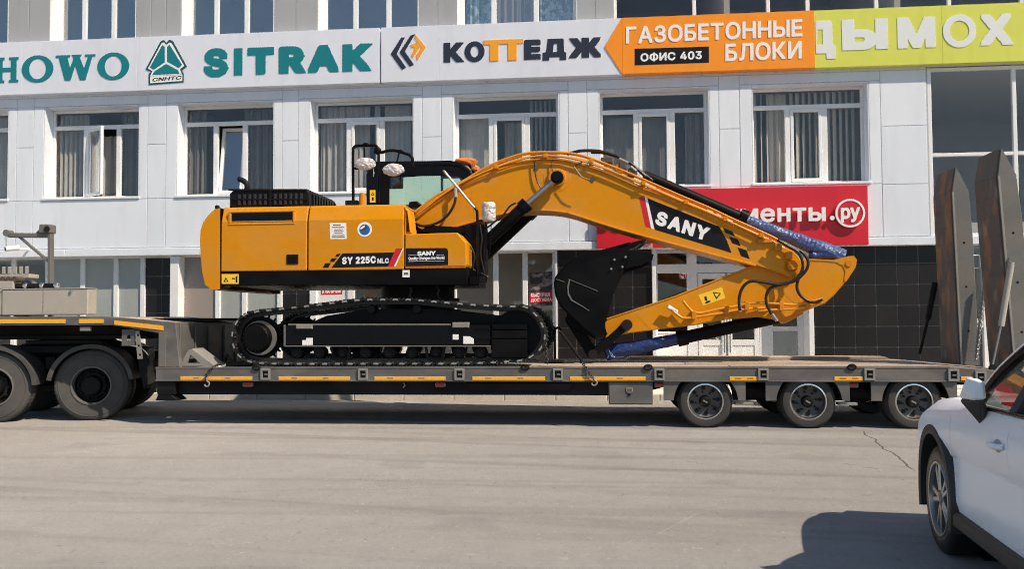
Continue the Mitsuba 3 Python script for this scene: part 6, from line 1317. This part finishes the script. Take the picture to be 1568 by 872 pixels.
scene[dv + '__post'] = mikit.ply(cprism([(-9.064, 1.64), (-9.002, 1.64)] + [(-9.026,3.029),(-9.082,3.030)], DY, DY + 0.10, 0.008), 'm_ramp_grey')
part(dv, 'arm', cprism([(-9.782,2.982),(-9.053,2.965),(-9.054,3.035),(-9.783,3.057)], DY, DY + 0.10, 0.008), 'm_ramp_grey'); part(dv, 'sheave', ycyl(*(-9.794,3.052), 0.055, DY - 0.02, DY + 0.12, 20), 'm_ramp_grey')
part(dv, 'brace', cprism([(-9.610,2.974),(-9.553,2.973),(-9.025,2.559),(-9.024,2.505)], DY + 0.02, DY + 0.08, 0.006), 'm_ramp_grey')
part(dv, 'winch', cat_(bbox(-9.208, -9.027, DY - 0.04, DY + 0.16, 3.037, 3.181, 0.012), cprism([(-9.304,3.039),(-9.209,3.129),(-9.207,3.037)], DY + 0.01, DY + 0.09, 0.006)), 'm_ramp_grey')
part(dv, 'winch_cover', ycyl(*(-9.062,3.100), 0.05, DY - 0.055, DY - 0.041, 20), 'm_chassis')
part(dv, 'cable', tube(at([(-9.835,3.023),(-9.823,2.829)], DY + 0.04), 0.006, 6), 'm_steel')
part(dv, 'grab_ring', [tube([(x + 0.06 * math.cos(q), 13.74, zt_ + 0.03 + 0.035 * math.sin(q)) for q in np.linspace(-0.5, 3.6, 10)], 0.012, 6) for x in (-9.304, -9.034, -8.787)], 'm_steel')
pb = thing('hydraulic_pipe', 'dark pipe with chrome elbows lying along the locker top', 'pipe')
scene[pb + '__tube'] = mikit.ply(cyl((-9.438, 13.70, zt_ + 0.045), (-8.670, 13.70, zt_ + 0.04), 0.042, 12), 'm_chassis', smooth=40)
part(pb, 'elbow', [blob((x, 13.69, zt_ + 0.05), 0.05, 0.05, 0.045, 2, 0.1) for x in (-9.204, -8.925, -8.681)], 'm_chrome', smooth=True)
# ================================================================ lashing chains
def lash(label, P, n, sag=0.0, hook=True, wire=0.008, rr=0.017, lever=None, m='m_chain'):
    k = thing('lashing_chain', label, 'chain', 'lashing chains on the trailer')
    ms = [chain(P[i], P[i + 1], n[i], sag, wire, rr, 0) for i in range(len(P) - 1)]
    part(k, 'links', cat_(ms), m, smooth=True, stuff=True)
    if hook:
        e_ = np.array(P[-1]); part(k, 'hook', tube(spline([e_ + [0, 0, 0.05], e_ + [0.01, 0, 0.0], e_ + [0.045, 0, -0.03], e_ + [0.03, 0, -0.075], e_ + [-0.015, 0, -0.08], e_ + [-0.03, 0, -0.05]], 4), 0.013, 8), 'm_trailer_pale', smooth=True)
    if lever: part(k, 'lever', tube(lever, 0.022, 8), 'm_chassis')
    return k
cY = 13.30
lash('chain with a hook hanging over the rail beside the wedge bracket', [(-5.913, 13.5, 0.92), (-5.948, 13.31, 0.87), (-6.029, cY, 0.746), (-6.018, cY, 0.677)], [8, 5, 5, 4])
lash('chain and binder running from the tracks down over the rail by the bucket', [(-0.714, 13.6, 1.425), (-0.392, 13.40, 0.998), (-0.278, 13.31, 0.832), (-0.194, cY, 0.701)], [14, 8, 6], lever=[(-0.677, 13.45, 1.398), (-0.345, 13.38, 0.942)])
lash('second chain hanging straight from the front end of the tracks', [(-0.918, 13.55, 1.427), (-0.876, 13.5, 0.92)], [14], hook=False)
lash('pale chain hanging behind the farther loading ramp', [(5.898, 15.0, 2.104), (5.735, 15.0, 0.888)], [34], hook=False, wire=0.014, rr=0.03, m='m_steel')
lash('dark heaped chain lying on the deck behind the wedge bracket', [(-6.110, 14.2, 0.93), (-6.035, 14.1, 1.05), (-5.864, 13.9, 0.94)], [10, 10], hook=False)
fr_ = thing('tubular_stand', 'small dark tube frame standing on the deck between tracks and bucket', 'frame')
yfr = 14.5
scene[fr_ + '__hoop'] = mikit.ply(tube(P3([(-0.899,0.941),(-0.895,1.468),(-0.884,1.551),(-0.832,1.581),(-0.759,1.571),(-0.729,1.519),(-0.723,0.951)], yfr), 0.02, 8), 'm_chassis', smooth=True)
part(fr_, 'hoop', tube(P3([(-0.827,0.941),(-0.823,1.385),(-0.792,1.436),(-0.750,1.436),(-0.730,1.384)], yfr + 0.1), 0.02, 8), 'm_chassis', smooth=True); part(fr_, 'foot', bbox(-0.961, -0.692, yfr - 0.15, yfr + 0.2, ZD + 0.007, ZD + 0.04, 0.008), 'm_chassis')

# ================================================================ parked car
CAR = thing('parked_car', 'white sport utility car at the right edge, seen from behind its front left wheel', 'car')
PSI = math.radians(5.2)
c0 = np.array([2.195, 6.44])                                        # front left wheel's outer face, on the ground
Rz = np.array([[math.sin(PSI), -math.cos(PSI), 0], [math.cos(PSI), math.sin(PSI), 0], [0, 0, 1]])   # columns: forward, left, up
org = np.array([c0[0], c0[1], 0]) - Rz @ np.array([0, 0.895, 0])
def C(m):
    m = m.copy(); v = m.vertices; m.vertices = v @ Rz.T + org; return m
def cp(name, m, bsdf, smooth=False, parent=None, **k): return part(parent or CAR, name, [C(q) for q in m] if isinstance(m, list) else C(m), bsdf, smooth=smooth, **k)
# stations: x, half widths and heights (sill, belt shoulder, top)
ST = np.array([  # x    w_scale z_bot  z_should z_top  top_w
    [0.93, 0.60, 0.42, 0.66, 0.78, 0.50], [0.86, 0.76, 0.32, 0.72, 0.86, 0.60], [0.72, 0.89, 0.25, 0.78, 0.93, 0.66], [0.50, 0.965, 0.23, 0.83, 0.985, 0.70], [0.20, 0.99, 0.27, 0.88, 1.02, 0.72], [-0.20, 1.0, 0.275, 0.92, 1.045, 0.74],
    [-0.55, 1.0, 0.275, 0.95, 1.06, 0.78], [-0.90, 1.0, 0.275, 0.965, 1.07, 0.83], [-1.5, 1.0, 0.275, 0.975, 1.085, 0.845], [-2.2, 1.0, 0.275, 0.985, 1.10, 0.845], [-2.7, 1.0, 0.23, 1.0, 1.13, 0.83], [-3.2, 0.985, 0.28, 1.02, 1.16, 0.79], [-3.55, 0.93, 0.34, 1.02, 1.15, 0.72], [-3.70, 0.84, 0.42, 0.98, 1.08, 0.62]])
from scipy.interpolate import PchipInterpolator
xs = np.linspace(0.93, -3.70, 120); PI_ = PchipInterpolator(ST[::-1, 0], ST[::-1, 1:])
rows = PI_(xs)
def section(r):
    w, zb, zs, zt, tw = r
    zz = [zb, zb + 0.05, zb + 0.16, zb + 0.28, zb + 0.42, zs - 0.24, zs - 0.12, zs - 0.03, zs + 0.015, zs + 0.05, zt - 0.012, zt]
    yy = [0.80, 0.875, 0.905, 0.900, 0.888, 0.896, 0.928, 0.924, 0.912, 0.892, tw + 0.05, tw - 0.02]
    return np.array([[y * w if k < 10 else y * min(1, w + 0.05), z] for k, (y, z) in enumerate(zip(yy, zz))])
def loft(secs, xs, cap=True):
    N = len(secs[0]); V, Fc = [], []
    for x, s in zip(xs, secs):
        V += [[x, y, z] for y, z in s]; V += [[x, -y, z] for y, z in s[::-1]]
    M = 2 * N
    for i in range(len(xs) - 1):
        for k in range(M):
            a, b = i * M + k, i * M + (k + 1) % M; Fc += [[a, b, b + M], [a, b + M, a + M]]
    for i in (0, len(xs) - 1):
        c = len(V); V.append([xs[i], 0, np.mean([z for _, z in secs[0 if i == 0 else -1]])])
        for k in range(M): Fc.append([c, i * M + k, i * M + (k + 1) % M])
    m = trimesh.Trimesh(V, Fc, process=False); m.fix_normals()
    if m.volume < 0: m.invert()
    return m
body = loft([section(r) for r in rows], xs)
def man(m): return m3.Manifold(m3.Mesh(np.asarray(m.vertices, np.float32), np.asarray(m.faces, np.uint32)))
mb = man(body)
RW_, AX = 0.362, (0.0, -2.70)
cut = m3.Manifold()
for ax in AX:
    for s in (1, -1):
        cyl_ = m3.Manifold.cylinder(0.5, 0.425, 0.425, 48).rotate([90, 0, 0]).translate([ax, 1.15 if s > 0 else -0.65, 0.375]); cut = cut + cyl_
for xg in (-0.44, -1.52, -2.40):
    g = m3.Manifold.cube([0.007, 0.03, 0.95], True).rotate([0, -6 if xg > -1 else 0, 0]).translate([xg, 0.925, 0.74]); cut = cut + g
    cut = cut + m3.Manifold.cube([0.007, 0.03, 0.95], True).translate([xg, -0.925, 0.74])
mb = mb - cut
me = mb.to_mesh(); bodym = trimesh.Trimesh(me.vert_properties[:, :3], me.tri_verts, process=False)
cp('body', bodym, 'm_carpaint', smooth=24)
cp('wheel_well', [ycyl(ax, 0.375, 0.42, s * 0.30, s * 0.66, 32) for ax in AX for s in (1, -1)], 'm_ink')
# black arches and sill
def arch(ax, s):
    a = np.radians(np.linspace(-18, 198, 44)); ro, ri = 0.485, 0.415
    V, Fc = [], []
    for q in a:
        ww = float(PI_(min(0.93, max(-3.7, ax + 0.45 * math.cos(q))))[0])
        for r, y in ((ri, 0.80), (ri, 0.925 * ww + 0.006), (ri + 0.02, 0.938 * ww), (ro - 0.012, 0.934 * ww), (ro, 0.905 * ww), (ro, 0.80)): V.append([ax + r * math.cos(q), s * y, 0.375 + r * math.sin(q)])
    for i in range(len(a) - 1):
        for k in range(5): p = i * 6 + k; Fc += [[p, p + 1, p + 7], [p, p + 7, p + 6]]
    m = trimesh.Trimesh(V, Fc, process=False)
    if s < 0: m.invert()
    return m
for s in (1, -1):
    for ax in AX: cp('wheel_arch', arch(ax, s), 'm_cladding', smooth=35)
    prof = [(0.78, 0.262), (0.895, 0.266), (0.924, 0.285), (0.926, 0.345), (0.914, 0.368), (0.80, 0.372)]
    V = [[x, s * y, z] for x in (-0.36, -2.34) for y, z in prof]; n6 = len(prof); Fc = []
    for k in range(n6): a, b = k, (k + 1) % n6; Fc += [[a, b, b + n6], [a, b + n6, a + n6]]
    Fc += [[0, k, k + 1] for k in range(1, 5)] + [[n6, n6 + k + 1, n6 + k] for k in range(1, 5)]
    m = trimesh.Trimesh(V, Fc, process=False); m.fix_normals(); cp('sill', m, 'm_cladding', smooth=30)
# greenhouse
def gh(x): # half width at belt, at roof edge, belt height, roof height
    return PchipInterpolator([-3.6, -3.2, -2.2, -1.5, -0.9, -0.55], [0.74, 0.80, 0.865, 0.87, 0.86, 0.83])(x)
AP = [(-0.62, 0.80, 1.06), (-0.98, 0.755, 1.29), (-1.42, 0.66, 1.52), (-1.62, 0.625, 1.58)]
for s in (1, -1):
    cp('pillar', tube(spline([(x, s * y, z) for x, y, z in AP], 6), 0.030, 10), 'm_carpaint', smooth=True); cp('pillar_trim', tube(spline([(x - 0.035, s * (y + 0.012), z - 0.012) for x, y, z in AP], 6), 0.030, 10), 'm_black_gloss', smooth=True)
    cp('pillar', tube([(-1.50, s * 0.865, 1.07), (-1.66, s * 0.66, 1.56)], 0.045, 8), 'm_cladding'); cp('pillar', tube([(-2.62, s * 0.83, 1.09), (-2.55, s * 0.64, 1.56)], 0.045, 8), 'm_cladding')
    cp('pillar', tube([(-3.35, s * 0.77, 1.13), (-3.05, s * 0.62, 1.56)], 0.07, 8), 'm_carpaint')
    cp('window_trim', tube(spline([(-0.66, s * 0.868, 1.055), (-1.2, s * 0.888, 1.068), (-2.0, s * 0.885, 1.085), (-2.7, s * 0.86, 1.11)], 5), 0.014, 8), 'm_black_gloss', smooth=True)
    for P in ([(-0.74, 0.845, 1.07), (-1.66, 0.868, 1.085), (-1.79, 0.665, 1.55), (-1.55, 0.645, 1.545), (-1.0, 0.755, 1.28)], [(-1.72, 0.868, 1.085), (-2.60, 0.84, 1.105), (-2.53, 0.645, 1.55), (-1.84, 0.665, 1.55)], [(-2.66, 0.83, 1.11), (-3.28, 0.77, 1.14), (-3.02, 0.64, 1.53), (-2.6, 0.645, 1.55)]):
        V = [[x, s * y, z] for x, y, z in P]; cp('side_window', trimesh.Trimesh(V, [[0, k, k + 1] for k in range(1, len(V) - 1)], process=False), 'm_car_glass')
wsV, wsF = [], []
for i in range(9):
    t = i / 8; x, y, z = [np.interp(t, [0, 0.45, 0.85, 1], [p[k] for p in AP]) for k in range(3)]
    for j in range(9): u = -1 + j / 4; wsV.append([x + 0.10 * (1 - u * u) * (1 - 0.5 * t), u * (y - 0.02), z + 0.005])
for i in range(8):
    for j in range(8): a = i * 9 + j; wsF += [[a, a + 1, a + 10], [a, a + 10, a + 9]]
cp('windscreen', trimesh.Trimesh(wsV, wsF, process=False), 'm_car_glass', smooth=True)
rfx = np.linspace(-1.50, -3.35, 24); rs = []
for x in rfx:
    h_ = float(PchipInterpolator([-3.35, -3.0, -2.2, -1.75, -1.5], [1.53, 1.60, 1.66, 1.64, 1.575])(x)); w_ = float(PchipInterpolator([-3.35, -2.8, -1.8, -1.5], [0.60, 0.655, 0.68, 0.65])(x))
    rs.append(np.array([[w_ - 0.06, h_ - 0.075], [w_ - 0.01, h_ - 0.07], [w_, h_ - 0.05], [w_ - 0.05, h_ - 0.02], [w_ * 0.6, h_]]))
cp('roof', loft(rs, rfx), 'm_carpaint', smooth=40)
cp('tailgate_window', trimesh.Trimesh([[-3.42, -0.7, 1.15], [-3.42, 0.7, 1.15], [-3.30, 0.58, 1.50], [-3.30, -0.58, 1.50]], [[0, 1, 2], [0, 2, 3]], process=False), 'm_dark_glass')
cp('dashboard', cat_(bbox(-0.72, -1.12, -0.72, 0.72, 0.80, 1.06, 0.05), bbox(-0.95, -1.15, 0.2, 0.6, 1.0, 1.12, 0.04)), 'm_cladding')
cp('cabin_floor', bbox(-0.9, -3.4, -0.76, 0.76, 1.071, 1.085, 0.004), 'm_ink')
for y in (0.38, -0.38): cp('seat', bbox(-1.62, -1.82, y - 0.24, y + 0.24, 1.08, 1.36, 0.06), 'm_tan'); cp('headrest', bbox(-1.70, -1.82, y - 0.13, y + 0.13, 1.38, 1.55, 0.05), 'm_tan')
cp('rear_seat', bbox(-2.55, -2.75, -0.65, 0.65, 1.08, 1.38, 0.06), 'm_tan')
cp('steering_wheel', tube([(-1.22 - 0.05 * math.sin(q), 0.38 + 0.18 * math.cos(q), 1.10 + 0.17 * math.sin(q)) for q in np.arange(20) * math.pi / 10], 0.016, 8, closed=True), 'm_ink', smooth=True)
# mirror
for s in (1, -1):
    mk = holder(CAR, 'mirror')
    S = lambda r, *p: m3.Manifold.sphere(r, 16).translate([p[0], s * p[1], p[2]])
    sh_ = m3.Manifold.batch_hull([S(0.018, -1.02, 0.945, 1.125), S(0.018, -1.03, 0.995, 1.13), S(0.016, -1.12, 0.99, 1.222), S(0.016, -1.13, 0.945, 1.215), S(0.018, -1.20, 0.945, 1.14), S(0.016, -1.19, 0.945, 1.205), S(0.018, -1.18, 0.985, 1.135)])
    q = sh_.to_mesh(); cp('housing', trimesh.Trimesh(q.vert_properties[:, :3], q.tri_verts, process=False), 'm_carpaint', smooth=40, parent=mk)
    bh = m3.Manifold.batch_hull([S(0.016, -1.02, 0.945, 1.105), S(0.016, -1.04, 0.995, 1.10), S(0.016, -1.18, 0.945, 1.11), S(0.014, -0.98, 0.905, 1.06), S(0.014, -1.10, 0.905, 1.06), S(0.014, -1.03, 0.905, 0.985)])
    q = bh.to_mesh(); cp('base', trimesh.Trimesh(q.vert_properties[:, :3], q.tri_verts, process=False), 'm_cladding', smooth=40, parent=mk)
cp('door_handle', cat_(tube(spline([(-1.30, 0.925, 0.895), (-1.32, 0.955, 0.896), (-1.39, 0.962, 0.898), (-1.46, 0.957, 0.90), (-1.48, 0.93, 0.901)], 4), 0.017, 8)), 'm_carpaint', smooth=True)
cp('handle_cup', blob((-1.38, 0.924, 0.895), 0.07, 0.010, 0.036, 2, 0), 'm_panel_grey', smooth=True)
# head lamp and grille, at the front
for s in (1, -1): cp('head_lamp', blob((0.70, s * 0.66, 0.80), 0.16, 0.16, 0.06, 2, 0.0), 'm_dark_glass', smooth=True)
cp('grille', bbox(0.90, 0.955, -0.40, 0.40, 0.45, 0.70, 0.02), 'm_ink')
# wheels
def car_wheel(ax, s):
    w = holder(CAR, 'wheel'); z = RW_ - 0.004
    M = (lambda m: m) if s < 0 else None
    def pl_(m):  # built facing -y at y=0, placed with outer face at s*0.895
        m = m.copy(); 
        if s > 0: m.vertices[:, 1] = 0.895 - m.vertices[:, 1]; m.invert()
        else: m.vertices[:, 1] = -0.895 + m.vertices[:, 1]
        return m
    cp('tyre', pl_(lathe_y(ax, z, 0, [(0.245, 0.03), (0.25, 0.008), (0.28, 0.0), (0.325, 0.004), (0.35, 0.02), (RW_, 0.045), (RW_, 0.18), (0.35, 0.21), (0.25, 0.22)], 56)), 'm_rubber', smooth=35, parent=w)
    cp('rim', pl_(lathe_y(ax, z, 0, [(0.252, 0.012), (0.246, 0.0), (0.232, 0.002), (0.225, 0.03), (0.22, 0.12), (0.20, 0.20)], 56)), 'm_steel', smooth=35, parent=w)
    cp('barrel', pl_(lathe_y(ax, z, 0.14, [(0.215, 0.0), (0.19, 0.02), (0.0, 0.025)], 30)), 'm_ink', parent=w)
    cp('brake_disc', pl_(lathe_y(ax, z, 0.115, [(0.0, 0.0), (0.15, 0.0), (0.15, 0.02)], 30)), 'm_ramp_grey', parent=w)
    sp_ = []
    for k in range(10):
        q = 2 * math.pi * k / 10 + (0.13 if k % 2 else -0.13) + 0.3
        d, t = np.array([math.cos(q), math.sin(q)]), np.array([-math.sin(q), math.cos(q)]); off = 0.012 if k % 2 else -0.012
        P = [np.array([ax, z]) + d * 0.05 + t * 0.018, np.array([ax, z]) + d * 0.05 - t * 0.018, np.array([ax, z]) + d * 0.228 - t * 0.017, np.array([ax, z]) + d * 0.228 + t * 0.017]
        sp_.append(cprism([tuple(p) for p in P], 0.018, 0.06, 0.006))
    cp('spoke', [pl_(q) for q in sp_], 'm_steel', parent=w)
    cp('hub', pl_(lathe_y(ax, z, 0, [(0.0, 0.016), (0.028, 0.016), (0.032, 0.02), (0.065, 0.024), (0.07, 0.06)], 24)), 'm_ramp_grey', smooth=35, parent=w)
for ax in AX:
    for s in (1, -1): car_wheel(ax, s)
